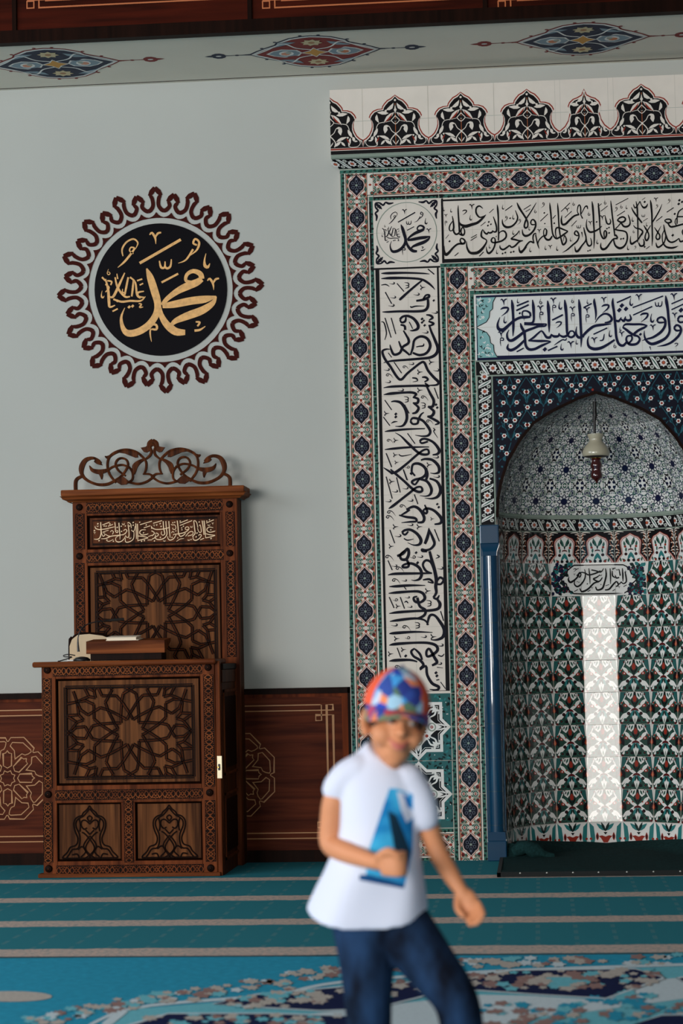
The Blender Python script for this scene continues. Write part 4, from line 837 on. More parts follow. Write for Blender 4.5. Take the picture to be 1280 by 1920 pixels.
# the recess: nine flat facets
def niche_fn(z0):
    """u runs along the facets in tiles (0 = middle), v in metres above z0"""
    def fn(u, v, h):
        k = max(-4, min(4, int(math.floor(u + .5)))); d, t = facet(k)
        return d * (NA - h) + t * ((u - k) * NW) + Vector((0, 0, z0 + v))
    return fn
def facet_tile(mb, k, z0, hgt, tilt=0.0):
    d, t = facet(k)
    def fn(u, v, h): return d * (NA - h - tilt * (1 - v)) + t * ((u - .5) * NW) + Vector((0, 0, z0 + v * hgt))
    return G(mb, fn)
mat('deep_teal', (34, 86, 84), **T)
mat('tulip_green', (34, 62, 53), **T)
def tulip_tile(g):
    g.rect(0, 0, 1, 1, 'tulip_green', 0)
    W = 'offwhite'
    g.leaf(.5, .46, .5, .0, .17, W, 2); g.leaf(.5, .02, .5, .20, .05, 'sage', 3)
    for sx in (-1, 1):
        q = g.at(sx, 0, .5, 0, 1, 0)
        q.poly([(.5, 1), (.44, 1), (.45, .93), (.475, .66), (.5, .64)], W, 2); q.poly([(.5, 0), (.43, 0), (.465, .06), (.485, .18), (.5, .20)], W, 2)   # white spikes on the seam
        q.poly([(.44, .995), (.27, .995), (.31, .90), (.44, .60), (.46, .62)], 'deep_teal', 2); q.stroke([(.25, .985, .02), (.30, .84, .03), (.43, .60, .012)], 1, W, 3)
        q.stroke([(.02, .47, .06), (.14, .56, .10), (.27, .69, .10), (.34, .76, .02)], 1, W, 3)                                       # arms of the white cross
        q.stroke([(.03, .50, .05), (.16, .38, .10), (.27, .25, .095), (.40, .07, .05)], 1, W, 3)
        q.stroke([(.24, .34, .03), (.34, .28, .08), (.45, .14, .05)], 1, W, 3)
        q.poly([(.03, .99), (.06, .84), (.13, .76), (.23, .84), (.24, .95), (.17, .99)], W, 3); q.leaf(.08, .97, .15, .82, .06, 'leafgreen', 4); q.leaf(.17, .97, .20, .86, .04, 'dkgreen', 4)
        q.stroke([(.04, .56, .03), (.13, .66, .09), (.22, .77, .03)], 1, 'leafgreen', 4); q.stroke([(.0, .56, .05), (.08, .68, .05), (.10, .74, .02)], 1, 'black', 4)
        q.disc(.19, .33, .055, 'black', 5, 10); q.disc(.19, .33, .02, 'wine', 6, 6)
        q.poly([(.29, .63), (.22, .58), (.25, .52), (.34, .54), (.35, .60)], 'red', 5); q.disc(.285, .57, .022, W, 6, 6); q.disc(.15, .61, .026, 'red', 5, 6); q.disc(.40, .66, .03, 'red', 5, 7)
        q.leaf(.5, .63, .36, .34, .16, 'black', 4); q.poly([(.50, .60), (.46, .52), (.435, .44), (.50, .34)], 'red', 5); q.leaf(.5, .54, .475, .38, .035, 'orange', 6)
        q.leaf(.02, .46, .14, .20, .10, 'teal', 4, -.01); q.leaf(.01, .42, .05, .24, .05, 'dkgreen', 5)
        q.disc(.27, .12, .085, 'leafgreen', 4, 10, .06, .5); q.disc(.27, .12, .045, 'dkgreen', 5, 8); q.disc(.27, .12, .022, 'wine', 6, 7); q.disc(.115, .11, .05, 'black', 5, 9); q.disc(.41, .04, .04, 'wine', 5, 7)
        q.leaf(.08, .04, .20, .04, .05, 'leafgreen', 4); q.disc(.30, .92, .03, 'wine', 4, 7)
    g.poly([(.5, .51), (.41, .47), (.37, .39), (.42, .41), (.46, .43), (.5, .42), (.54, .43), (.58, .41), (.63, .39), (.59, .47)], 'wine', 6)
    g.poly([(.5, .90), (.44, .81), (.45, .72), (.5, .66), (.55, .72), (.56, .81)], 'red', 5); g.stroke([(.5, .87), (.5, 1.0)], .04, 'black', 4, smooth=False); g.leaf(.5, .70, .5, .5, .06, 'dkgreen', 5)
    g.stroke([(0, 0), (1, 0)], .007, 'grout', 7, smooth=False); g.stroke([(0, 0), (0, 1)], .006, 'grout', 7, smooth=False); g.stroke([(1, 0), (1, 1)], .006, 'grout', 7, smooth=False)
def vase_tile(g):
    g.rect(0, 0, 1, 1, 'offwhite', 0)
    for sx in (-1, 1):
        q = g.at(sx, 0, .5, 0, 1, 0)
        q.poly([(.47, .98), (.34, .85), (.30, .5), (.38, .1), (.42, .02), (.44, .5)], 'teal', 1); q.leaf(.0, .72, .26, .95, .12, 'teal', 2); q.leaf(0, .70, .12, .99, .08, 'dkgreen', 3)
        q.leaf(.24, .42, .24, .68, .09, 'red', 3); q.leaf(.24, .46, .24, .63, .04, 'black', 4); q.disc(.43, .48, .04, 'red', 3, 7)
        q.stroke([(.02, .05, .03), (.16, .12, .04), (.10, .26, .03), (.2, .30, .03)], 1, 'black', 4); q.stroke([(.03, .22), (.18, .02)], .03, 'black', 4)
    g.poly([(.36, .50), (.30, .56), (.40, .58), (.5, .54), (.60, .58), (.70, .56), (.64, .50), (.56, .36), (.44, .36)], 'red', 4); g.poly([(.44, .68), (.5, .60), (.56, .68)], 'black', 4)
    g.poly([(.34, .0), (.30, .2), (.44, .34), (.56, .34), (.70, .2), (.66, 0)], 'black', 2); g.stroke([(.36, .05), (.5, .28), (.64, .05)], .035, 'offwhite', 5)
def arch_tile(g):
    g.rect(0, 0, 1, 1, 'black', 0)
    A = [(.0, .0), (.06, .10), (.13, .20), (.21, .27), (.19, .45), (.165, .60), (.17, .70), (.24, .80), (.36, .85), (.5, .93)]
    A = A + [(1 - a, b) for a, b in A[-2::-1]]
    g.poly(A, 'red', 2)
    g.poly([(.5 + (a - .5) * .93, b * .975 - .0) for a, b in A], 'cream', 3); g.poly([(.5 + (a - .5) * .88, b * .955) for a, b in A], 'red', 4); g.poly([(.5 + (a - .5) * .83, b * .935) for a, b in A], 'offwhite', 5)
    for sx in (-1, 1):
        q = g.at(sx, 0, .5, 0, 1, 0)
        for (a, b, c_, d) in ((.47, .95, .2, .97), (.48, .85, .33, .92), (.40, .83, .48, .7), (.46, .62, .36, .72), (.36, .55, .48, .5), (.47, .42, .36, .38), (.34, .30, .47, .3), (.46, .16, .38, .24)):
            q.stroke([(a, b, .02), ((a + c_) / 2 + .03, (b + d) / 2 + .03, .035), (c_, d, .015)], 1, 'cream', 1, sub=3)
        q.stroke([(.40, .95), (.44, .8), (.37, .66), (.45, .5), (.37, .36), (.46, .22)], .012, 'orange', 1, sub=3)
        q.leaf(.02, .52, .12, .80, .10, 'leafgreen', 6, -.02); q.leaf(.10, .60, .14, .72, .05, 'dkgreen', 7); q.leaf(.17, .50, .20, .68, .07, 'leafgreen', 6); q.disc(.17, .50, .04, 'red', 7, 7); q.leaf(.14, .48, .15, .32, .06, 'leafgreen', 6)
        q.disc(.155, .26, .05, 'black', 6, 9); q.disc(.155, .26, .02, 'wine', 7, 6); q.leaf(.0, .33, .12, .08, .09, 'teal', 6, -.02); q.disc(.08, .06, .05, 'black', 7, 8); q.leaf(.16, .03, .28, .12, .07, 'leafgreen', 6); q.disc(.22, .05, .04, 'red', 7, 7); q.leaf(.31, .02, .34, .16, .06, 'leafgreen', 6)
    g.poly([(.41, .36), (.43, .42), (.5, .44), (.57, .42), (.59, .36), (.55, .385), (.5, .39), (.45, .385)], 'wine', 7); g.leaf(.5, .44, .5, .58, .05, 'dkgreen', 7)
    g.stroke([(0, 0), (0, 1)], .014, 'grout', 8, smooth=False)
ZB, ZSIGN = .172, 1.572
mb = MB(); rnd = random.Random(8)
for k in range(-4, 5):
    vase_tile(facet_tile(mb, k, ZB - .2, .2, .004))
    for r in range(7): tulip_tile(facet_tile(mb, k, ZB + .2 * r, .2, TILT + rnd.uniform(-.0016, .0016)))
    if abs(k) > 1: tulip_tile(facet_tile(mb, k, ZSIGN, .205, TILT))
mb.build('recess_wall', mihrab)
mb = MB()
for k in range(-4, 5): arch_tile(facet_tile(mb, k, ZSIGN + .205, .195, -.014))
mb.build('arch_frieze', mihrab)
mb = MB(); ZF = ZSIGN + .40
for k in range(-4, 5): flower_border(facet_tile(mb, k, ZF, .09 / .5, -.016))
mb.build('recess_flower_border', mihrab)
# sign over the recess
mb = MB(); g = G(mb, niche_fn(0))
for k in (-1, 0, 1): facet_tile(mb, k, ZSIGN, .205, -.008).rect(0, 0, 1, 1, 'offwhite', 0)
def pxsign(u, v, h):
    """crop coordinates of the sign -> along the facets"""
    w = un(1020 + u / 6.4, 970 + v / 6.4, Y=NA - .012)
    return niche_fn(0)((w.x - .012) / (NW * .98) if abs(w.x - .012) < NW / 2 else math.copysign(.5 + (abs(w.x - .012) - NW / 2) / (NW * .94), w.x), w.z, h - .008 * (1 - (w.z - ZSIGN) / .205))
q = G(mb, pxsign)
cart = [(225, 750), (255, 715), (290, 690), (300, 640), (345, 600), (380, 575), (500, 572), (620, 570), (740, 567), (860, 566), (970, 570), (1010, 590), (1050, 640), (1065, 680), (1110, 700), (1135, 730), (1110, 765), (1080, 790), (1070, 830), (1025, 880), (980, 908), (860, 912), (740, 914), (620, 916), (500, 918), (380, 915), (340, 890), (300, 850), (290, 800), (250, 780)]
for sx0, sx1 in ((130, 345), (1010, 1215)):
    rnd2 = random.Random(2)
    for i in range(110):
        u = rnd2.uniform(sx0 + 10, sx1 - 10); v = rnd2.uniform(570, 910); a = rnd2.uniform(0, 6)
        cx_ = 680; r_ = abs(u - cx_) / 460 + abs(v - 742) / 330 * .55
        if r_ < 1.0: continue
        q.leaf(u, v, u + 60 * math.cos(a), v + 60 * math.sin(a), 44, rnd2.choice(('teal', 'dkgreen', 'darkblue')), 1)
        if i % 4 == 0: q.disc(u, v, 14, 'darkblue', 2, 7); q.disc(u, v, 6, 'red', 3, 6)
q.stroke(cart, 15, 'black', 3, smooth=False, closed=True)
script(q, BISM, 'black', 4, 30, wk=1.25)
mb.build('recess_sign', mihrab)
# half dome: the facets carried up the arch profile
prof = [(r / .6075, z) for r, z in PROF]
al = [0]
for (a, b), (c_, d) in zip(prof, prof[1:]): al.append(al[-1] + math.hypot((c_ - a) * .6, d - b))
def dome_pt(k, u, s_, h):
    s_ = max(0, min(al[-1], s_))
    for i in range(len(al) - 1):
        if al[i] <= s_ <= al[i + 1] + 1e-9:
            t_ = (s_ - al[i]) / (al[i + 1] - al[i]); r = prof[i][0] + (prof[i + 1][0] - prof[i][0]) * t_; z = prof[i][1] + (prof[i + 1][1] - prof[i][1]) * t_; break
    d, t = facet(k)
    return d * (NA * r - h * (.35 + .65 * r)) + t * (u * NW * r) + Vector((0, 0, ZSP + z - h * (1 - r)))
def dome_tile(g):
    global LK
    LK = 1.5
    c8 = lambda u, v, r, m, h, n=8: g.disc(u, v, r, m, h, n)
    q = g.move(.5, .5)
    for i in range(8):
        a = PI / 4 * i + PI / 8 * 0; w_ = q.rot(a)
        w_.stroke([(.07, .0), (.13, .055), (.225, 0), (.13, -.055)], .032, 'darkblue', 2, closed=True, sub=2)
    q.star(0, 0, .125, .075, 8, 'darkblue', 3)
    for i in range(4):
        w_ = q.rot(PI / 2 * i)
        w_.disc(.30, 0, .05, 'sage', 2, 8); w_.disc(.30, 0, .022, 'darkblue', 3, 6); w_.stroke([(.36, .02, .03), (.43, .10, .04), (.36, .17, .05), (.30, .10, .03)], 1, 'greyblue', 2, sub=3); w_.stroke([(.36, -.02, .03), (.43, -.10, .04), (.36, -.17, .05), (.30, -.10, .03)], 1, 'greyblue', 2, sub=3)
        d = w_.rot(PI / 4)
        for e in range(5): d.leaf(.38 + .03 * math.cos(e * 1.257), .03 * math.sin(e * 1.257), .38 + .11 * math.cos(e * 1.257), .11 * math.sin(e * 1.257), .075, 'greyblue' if e % 2 else 'sage', 2)
        d.disc(.38, 0, .035, 'darkblue', 3, 7); d.leaf(.22, .0, .30, .06, .035, 'leafgreen', 2); d.leaf(.22, 0, .30, -.06, .035, 'leafgreen', 2)
        d.disc(.60, 0, .05, 'darkblue', 2, 8); d.stroke([(.50, .07), (.54, .12), (.62, .10)], .034, 'black', 2, sub=2); d.stroke([(.50, -.07), (.54, -.12), (.62, -.10)], .034, 'black', 2, sub=2)
        w_.leaf(.41, 0, .50, .06, .03, 'leafgreen', 2); w_.leaf(.41, 0, .50, -.06, .03, 'leafgreen', 2)
    for i in range(8):
        w_ = q.rot(PI / 4 * i + PI / 8); w_.disc(.265, 0, .022, 'black', 2, 6); w_.stroke([(.23, .05, .015), (.30, .08, .025), (.345, .03, .015)], 1, 'greyblue', 2, sub=3)
        w_.leaf(.43, .03, .50, .10, .035, 'leafgreen', 2); w_.leaf(.43, -.03, .50, -.10, .035, 'leafgreen', 2)
    for sx in (-1, 1):
        for sy in (-1, 1): q.disc(sx * .47, sy * .24, .022, 'greyblue', 2, 6); q.disc(sx * .24, sy * .47, .022, 'greyblue', 2, 6); q.stroke([(sx * .5, sy * .30, .02), (sx * .42, sy * .36, .03), (sx * .36, sy * .5, .02)], 1, 'black', 2, sub=3)
    LK = 1.0
mb = MB(); NROW = 5; ht = al[-1] / NROW
for k in range(-4, 5):
    base = [[dome_pt(k, u, s_, 0) for u in (-.5, .5)] for s_ in [al[-1] * i / 40 for i in range(41)]]
    mb.grid(base, 'offwhite', False)
    for r in range(NROW):
        dome_tile(G(mb, lambda u, v, h, k=k, r=r: dome_pt(k, u - .5, (r + v) * ht, h)))
mb.grid([[dome_pt(k, u, s_, .003) for k in range(-4, 5) for u in (-.5, .5)] for s_ in (-.0, .018)], 'sage', False)
mb.build('recess_half_dome', mihrab)
# cornice tiles and cresting
YC = -.07; zc0 = Z0 + .058; XCL = un(619, 240, Y=YC).x
mb = MB()
sl = lambda u, v, h: Vector((u, YC * v / .5 - h * .6, Z0 + .058 * v / .5 - h * .6))
n = 15; L_ = 3.03
for i in range(n): flower_border(G(mb, lambda u, v, h, i=i: sl((-1.514 + L_ / n * (i + u)) * (1 + (abs(XCL) / 1.514 - 1) * v * 2), v, h)))
mb.box(XCL, -XCL, YC, YW, zc0, zc0 + .022, 'sage', .004)
mb.build('cornice_tiles', mihrab)
mb = MB(); zb_ = zc0 + .022; g = G(mb, plane(YC))
mb.box(XCL, -XCL, YC + .002, YW, zb_, zb_ + .40, 'cream')
g.rect(XCL, zb_, -XCL, zb_ + .40, 'cream', 0)
g.rect(XCL, zb_, -XCL, zb_ + .022, 'black', 1); g.rect(XCL, zb_ + .026, -XCL, zb_ + .036, 'red', 1); g.rect(XCL, zb_ + .040, -XCL, zb_ + .046, 'red', 1); g.rect(XCL, zb_ + .05, -XCL, zb_ + .085, 'black', 1)
OUT = [(0, 1.77), (.136, 1.67), (.25, 1.61), (.34, 1.51), (.395, 1.43), (.41, 1.36), (.545, 1.35), (.68, 1.30), (.77, 1.20), (.81, 1.105), (.76, 1.04), (.727, .95), (.722, .81), (.75, .70), (.82, .56), (.91, .47), (1.0, .42)]
def crest_piece(q, small=False):
    O = [(a * (.82 if small else 1), b * (.93 if small and b > 1 else 1)) for a, b in OUT]
    if small: O = [(0, 1.70), (.06, 1.58), (.08, 1.52), (.22, 1.44), (.34, 1.40), (.45, 1.30), (.50, 1.18), (.46, 1.08), (.45, .95), (.50, .75), (.60, .58), (.75, .45), (.875, .42)]
    e = O[-1][0]
    for d, m, h in ((0, 'red', 1), (.026, 'cream', 2), (.05, 'black', 3)):
        P = [(max(0, a - d) if i else 0, b - d * 1.1) for i, (a, b) in enumerate(O)]
        P = [p for p in P]
        q.poly([(-P[-1][0] - d, .19), (P[-1][0] + d, .19)] + P[::-1] + [(-a, b) for a, b in P[1:]], m, h)
    W = 'cream'
    k = .8 if small else 1.0
    for sx in (-1, 1):
        p = q.at(sx * k, 0, 0, 0, 1, 0)
        p.leaf(.28, 1.30, .05, 1.52, .11, W, 5, .05); p.disc(.29, 1.28, .035, W, 5, 7); p.leaf(.20, 1.20, .55, 1.24, .11, W, 5); p.leaf(.56, 1.18, .50, .92, .09, W, 5, .04); p.leaf(.03, 1.23, .36, .90, .12, W, 5, .02); p.leaf(.08, 1.2, .34, .92, .05, 'red', 6, -.03)
        p.stroke([(.36, .93), (.50, .90), (.57, .80), (.60, .62)], .02, W, 5); p.leaf(.54, .75, .68, .48, .10, W, 5); p.stroke([(.02, .58), (.12, .66), (.2, .80), (.32, .82)], .022, W, 5); p.leaf(.34, .83, .33, .58, .13, W, 5, -.03); p.leaf(.2, .80, .34, .82, .07, W, 5)
        p.leaf(.18, .38, .52, .52, .09, W, 5, .02); p.disc(.54, .50, .03, W, 5, 6); p.leaf(.62, .50, .56, .22, .08, W, 5); p.leaf(.13, .24, .34, .40, .09, W, 5); p.leaf(.33, .38, .46, .24, .07, W, 5); p.leaf(.5, .48, .60, .30, .04, 'red', 6)
        p.stroke([(.56, .24), (.66, .20), (.84, .22), (.92, .32), (.88, .42)], .018, W, 5); p.leaf(.70, .52, .74, .36, .09, W, 5); p.leaf(.72, .38, .84, .38, .05, W, 5); p.stroke([(.13, .22), (.16, .35), (.08, .48), (0, .55)], .03, W, 5)
        p.stroke([(0, 1.12), (.07, 1.04), (.12, .98), (.06, .90), (0, .86)], .022, W, 5); p.leaf(0, .23, .10, .38, .03, W, 5); p.stroke([(.12, .97), (.30, .93)], .014, W, 5)
    q.stroke([(0, .2), (0, 1.5)], .012, 'orange', 4, smooth=False); q.disc(0, 1.60, .035, W, 5, 7); q.disc(0, 1.30, .045, W, 5, 7); q.leaf(0, 1.18, 0, 1.45, .05, W, 5); q.disc(0, .56, .035, W, 5, 7); q.disc(0, .96, .03, W, 6, 6); q.star(0, .97, .05, .02, 4, 'black', 7)
zz = lambda px: un(px, 215, Y=YC).x
xs = [(zz(740.8), 0), (zz(864), 0), (zz(988), 0), (zz(1095.5), 1), (zz(1203), 0)]
xs += [(xs[-1][0] + .4, 0), (xs[-1][0] + .8, 0)]
for x, sm in xs: crest_piece(g.move(x, zb_, S), sm)
class Half(G):
    def poly(s, pts, m, h=1):
        w = [s.p(u, v, h) for u, v in pts]
        w = [Vector((max(p.x, XCL) if s.side < 0 else min(p.x, -XCL), p.y, p.z)) for p in w]; s.mb.face(w, m)
    def at(s, *a):
        q = G.at(s, *a); r = Half(q.mb, q.fn, q.xf); r.side = s.side; return r
    def p(s, u, v, h):
        w = G.p(s, u, v, h); w.x = max(w.x, XCL) if s.side < 0 else min(w.x, -XCL); return w
for x, sd in ((xs[0][0] - .4, -1), (xs[-1][0] + .4, 1)):
    hq = Half(mb, plane(YC)); hq.side = sd; crest_piece(hq.move(x, zb_, S))
for x, sm in xs:
    for e in (-1, 1): g.stroke([(x + e * .2 if not sm else x + e * .175, zb_ + .1), (x + e * .2 if not sm else x + e * .175, zb_ + .4)], .0022, 'grout', 1, smooth=False)
g.stroke([(XCL, zb_ + .2), (-XCL, zb_ + .2)], .0018, 'sage', 1, smooth=False)
mb.build('cresting', mihrab)
# ------------------------------------------------------------------ pulpit
YP = -.732; YB = -.15
pulpit = thing('preaching_pulpit', 'carved wooden pulpit with desk front, star lattice panels and tall crested back', 'pulpit', (-2.7, -.4, 0))
def qf(x, y):                  # crop coordinates of the desk front -> X, Z
    w = un(40 + x / 2.909, 1160 + y / 2.909, Y=YP); return w.x, w.z
def qb(x, y):                  # crop coordinates of the back -> X, Z
    w = un(50 + x / 2.977, 800 + y / 2.977, Y=YB); return w.x, w.z
def rect4(q, x0, y0, x1, y1):
    a = [q(x0, y0), q(x1, y0), q(x0, y1), q(x1, y1)]
    return (a[0][0] + a[2][0]) / 2, (a[1][0] + a[3][0]) / 2, (a[2][1] + a[3][1]) / 2, (a[0][1] + a[1][1]) / 2
def carved_band(name, x0, x1, z0, z1, Y, m0='wood_dark', m1='wood_rail'):
    """a strip of carving: ground, and a chain of rings, stars and slanted leaves standing out of it"""
    mb = MB(); mb.box(x0, x1, Y - .001, Y + .012, z0, z1, m0)
    horiz = (x1 - x0) > (z1 - z0); L = max(x1 - x0, z1 - z0); W = min(x1 - x0, z1 - z0)
    n = max(1, round(L / (W * 1.32))); s_ = L / n
    g0 = G(mb, plane(Y - .001), (1, 0, x0, 0, 1, (z0 + z1) / 2) if horiz else (0, 1, (x0 + x1) / 2, 1, 0, z0))
    for i in range(n):
        q = g0.move(s_ * (i + .5), 0, W)
        def bar(pts, w, h=5, closed=False):
            P = [(a, b) for a, b in pts]
            q.stroke(P, w, m1, h, sub=3, closed=closed)
        bar([(.13, 0), (0, .19), (-.13, 0), (0, -.19)], .095, closed=True)
        for sx in (-1, 1):
            for sy in (-1, 1):
                bar([(sx * .20, sy * .03), (sx * .30, sy * .20), (sx * .40, sy * .40)], .11); bar([(sx * .62, sy * .05), (sx * .52, sy * .22), (sx * .38, sy * .30)], .09)
                bar([(sx * .06, sy * .28), (sx * .16, sy * .36), (sx * .24, sy * .30)], .08); q.disc(sx * .0, sy * .40, .055, m1, 5, 6); q.disc(sx * .55, sy * .40, .05, m1, 5, 6)
            q.star(sx * .66, 0, .14, .07, 4, m1, 5)
    return mb.build(name, pulpit)
def boss(x, z, r, Y):
    mb = MB()
    prof = [(0, -.012), (r * .3, -.014), (r * .5, -.008), (r * .75, -.011), (r, -.004), (r * 1.02, .004)]
    rows = [[Vector((x + a * math.cos(2 * PI * i / 18), Y + b, z + a * math.sin(2 * PI * i / 18))) for i in range(18)] for a, b in prof]
    mb.grid(rows, 'wood_dark', True, True); mb.face([Vector((x + .0025 * math.cos(i), Y - .0145, z + .0025 * math.sin(i))) for i in range(6)], 'wood_frame')
    return mb.build('turned_boss', pulpit)
# twelve-pointed star lattice, radii in photo pixels, angles in degrees
def lattice(name, x0, x1, z0, z1, cx, cz, k, Y):
    mb = MB(); mb.box(x0, x1, Y - .002, Y + .01, z0, z1, 'wood_panel')
    g = G(mb, plane(Y - .002))
    def P(r, a): return (cx + r * k * math.cos(math.radians(a)), cz + r * k * math.sin(math.radians(a)))
    segs = []
    for i in range(12):
        b = 30 * i; f = lambda r, a: P(r, a + b)
        A, B0, B1, C0, C1, D0, D1 = f(24, 15), f(34.5, 0), f(34.5, 30), f(60, 15), f(60, -15), f(73.5, 9.5), f(73.5, 20.5)
        E0, E1, G0, G1, H = f(79.5, 0), f(79.5, 30), f(87, 7.5), f(87, 22.5), f(92.5, 15)
        K0, K1 = f(104, 5.5), f(104, 24.5)
        segs += [(A, B0), (A, B1), (B0, C0), (B1, C0), (C0, D0), (C0, D1), (D1, E1), (D0, E0), (E1, G1), (E0, G0), (G1, K1), (G0, K0), (H, f(104, 11)), (H, f(104, 19)),
                 (K1, f(117, 30)), (K0, f(117, 0)), (f(104, 11), f(117, 0)), (f(104, 19), f(117, 30)), (f(104, 11), f(126, 15)), (f(104, 19), f(126, 15)), (f(117, 30), f(134, 24)), (f(117, 30), f(134, 36)), (f(126, 15), f(150, 15))]
    def clip(a, b):
        t0, t1 = 0.0, 1.0; d = (b[0] - a[0], b[1] - a[1])
        for p_, q_ in ((-d[0], a[0] - x0), (d[0], x1 - a[0]), (-d[1], a[1] - z0), (d[1], z1 - a[1])):
            if abs(p_) < 1e-12:
                if q_ < 0: return None
            else:
                t = q_ / p_
                if p_ < 0: t0 = max(t0, t)
                else: t1 = min(t1, t)
        if t0 >= t1: return None
        return (a[0] + d[0] * t0, a[1] + d[1] * t0), (a[0] + d[0] * t1, a[1] + d[1] * t1)
    for a, b in segs:
        c_ = clip(a, b)
        if c_: g.ribbon(c_[0], c_[1], 6.2 * k, 12, 'wood_dark', 'wood_frame')
    e = 2.6 * k
    for a, b in (((x0, z0), (x1, z0)), ((x1, z0), (x1, z1)), ((x1, z1), (x0, z1)), ((x0, z1), (x0, z0))): g.ribbon(a, b, 8 * k, 13, 'wood_dark')
    return mb.build(name, pulpit)
def frame(mb, o, i, Y, d, m):
    """rectangular moulding between outer (x0,x1,z0,z1) and inner rectangles"""
    a = [(o[0], o[2]), (o[1], o[2]), (o[1], o[3]), (o[0], o[3])]; b = [(i[0], i[2]), (i[1], i[2]), (i[1], i[3]), (i[0], i[3])]
    for n in range(4):
        j = (n + 1) % 4
        pts = lambda u, w, y: [Vector((u[n][0], y, u[n][1])), Vector((u[j][0], y, u[j][1])), Vector((w[j][0], y + d, w[j][1])), Vector((w[n][0], y + d, w[n][1]))]
        mb.face(pts(a, b, Y), m)
# -- desk front
pxm = 1 / (CF / (CD + YP))     # metres per photo pixel on the desk front
F = rect4(qf, 115, 240, 1062, 1403)
main = rect4(qf, 190, 322, 978, 905); low1 = rect4(qf, 193, 1005, 545, 1322); low2 = rect4(qf, 622, 1000, 985, 1318)
inner = rect4(qf, 238, 368, 936, 868)
mb = MB(); fx0, fx1, fz0, fz1 = F[0], F[1], .0, F[3]
mb.box(fx0, main[0], YP, YP + .05, fz0, fz1, 'wood_frame', .004); mb.box(main[1], fx1, YP, YP + .05, fz0, fz1, 'wood_frame', .004)
mb.box(main[0], main[1], YP, YP + .05, main[3], fz1, 'wood_frame', .003); mb.box(main[0], main[1], YP, YP + .05, low1[3], main[2], 'wood_frame', .003)
mb.box(main[0], main[1], YP, YP + .05, fz0, low1[2], 'wood_frame', .003); mb.box(low1[1], low2[0], YP, YP + .05, low1[2], low1[3], 'wood_frame', .003)
mb.box(fx1 + .001, fx1 + .028, YP + .004, YP + .06, .0, fz1, 'wood_frame', .004)
mb.build('desk_frame', pulpit)
mb = MB(); b_ = .012
mi = (main[0] + b_, main[1] - b_, main[2] + b_, main[3] - b_); frame(mb, main, mi, YP - .002, .026, 'wood_dark')
mb.box(mi[0], mi[1], YP + .016, YP + .04, mi[2], inner[2], 'wood_panel'); mb.box(mi[0], mi[1], YP + .016, YP + .04, inner[3], mi[3], 'wood_panel')
mb.box(mi[0], inner[0], YP + .016, YP + .04, inner[2], inner[3], 'wood_panel'); mb.box(inner[1], mi[1], YP + .016, YP + .04, inner[2], inner[3], 'wood_panel')
mb.build('panel_surround', pulpit)
c0 = qf(588, 618)
lattice('star_lattice', inner[0], inner[1], inner[2], inner[3], c0[0], c0[1], pxm, YP + .026)
carved_band('carved_band', *rect4(qf, 172, 250, 985, 308), YP - .001); carved_band('carved_band', *rect4(qf, 186, 930, 990, 986), YP - .001); carved_band('carved_band', *rect4(qf, 192, 1342, 995, 1398), YP - .001, m1='wood_frame')
for x0, y0, x1, y1 in ((118, 325, 168, 925), (120, 1000, 172, 1330), (995, 305, 1052, 915), (1003, 990, 1060, 1325), (560, 985, 612, 1330)): carved_band('carved_band', *rect4(qf, x0, y0, x1, y1), YP - .001)
for x, y in ((142, 280), (1018, 265), (147, 958), (1027, 948), (150, 1364), (1033, 1360)): boss(*qf(x, y), 20 / 2.909 * pxm, YP - .004)
# ornament of the two lower panels: carved outline in mirrored halves
ORN = [[(0, 215), (-40, 270), (-90, 310), (-110, 345), (-170, 365), (-215, 410), (-225, 480), (-205, 560), (-172, 640), (-175, 700), (-205, 745), (-280, 770), (-315, 830), (-380, 890), (-385, 915)],
       [(0, 255), (-50, 315), (-90, 355), (-150, 385), (-190, 430), (-190, 500), (-150, 590), (-140, 660), (-150, 740), (-180, 790), (-250, 800), (-300, 870), (-330, 905)],
       [(0, 350), (-35, 380), (0, 430)], [(0, 460), (-60, 410), (-110, 420), (-120, 480), (-80, 530), (-40, 510)], [(-150, 385), (-130, 470), (-140, 560)], [(-110, 570), (-60, 600), (40, 720), (60, 800), (0, 870), (-80, 920)],
       [(0, 620), (-60, 690), (-90, 760), (-40, 850), (20, 920)], [(-170, 800), (-110, 760), (-60, 830), (-130, 900)], [(-250, 870), (-180, 860), (-150, 920)], [(-60, 540), (0, 600)], [(-385, 915), (0, 915)]]
for rc, sx in ((low1, 1), (low2, 1)):
    mb = MB(); b_ = .010; ri = (rc[0] + b_, rc[1] - b_, rc[2] + b_, rc[3] - b_)
    frame(mb, rc, ri, YP - .001, .028, 'wood_dark'); mb.box(ri[0], ri[1], YP + .022, YP + .04, ri[2], ri[3], 'wood_panel')
    kk = pxm / 7.11; g = G(mb, plane(YP + .022), (kk * .97, 0, (rc[0] + rc[1]) / 2, 0, -kk, rc[3] + 175 * kk))
    for e in (-1, 1):
        for ln in ORN:
            P = cr([(e * a, b, 0) for a, b in ln], 3)
            for a, b in zip(P, P[1:]): g.ribbon(a[:2], b[:2], 21, 9, 'wood_dark')
    mb.build('ornament_panel', pulpit)
mb = MB(); a = rect4(qf, 95, 1400, 1088, 1422); mb.box(a[0], a[1], YP - .02, YP + .06, 0, .022, 'wood_rail', .004); mb.build('plinth', pulpit)
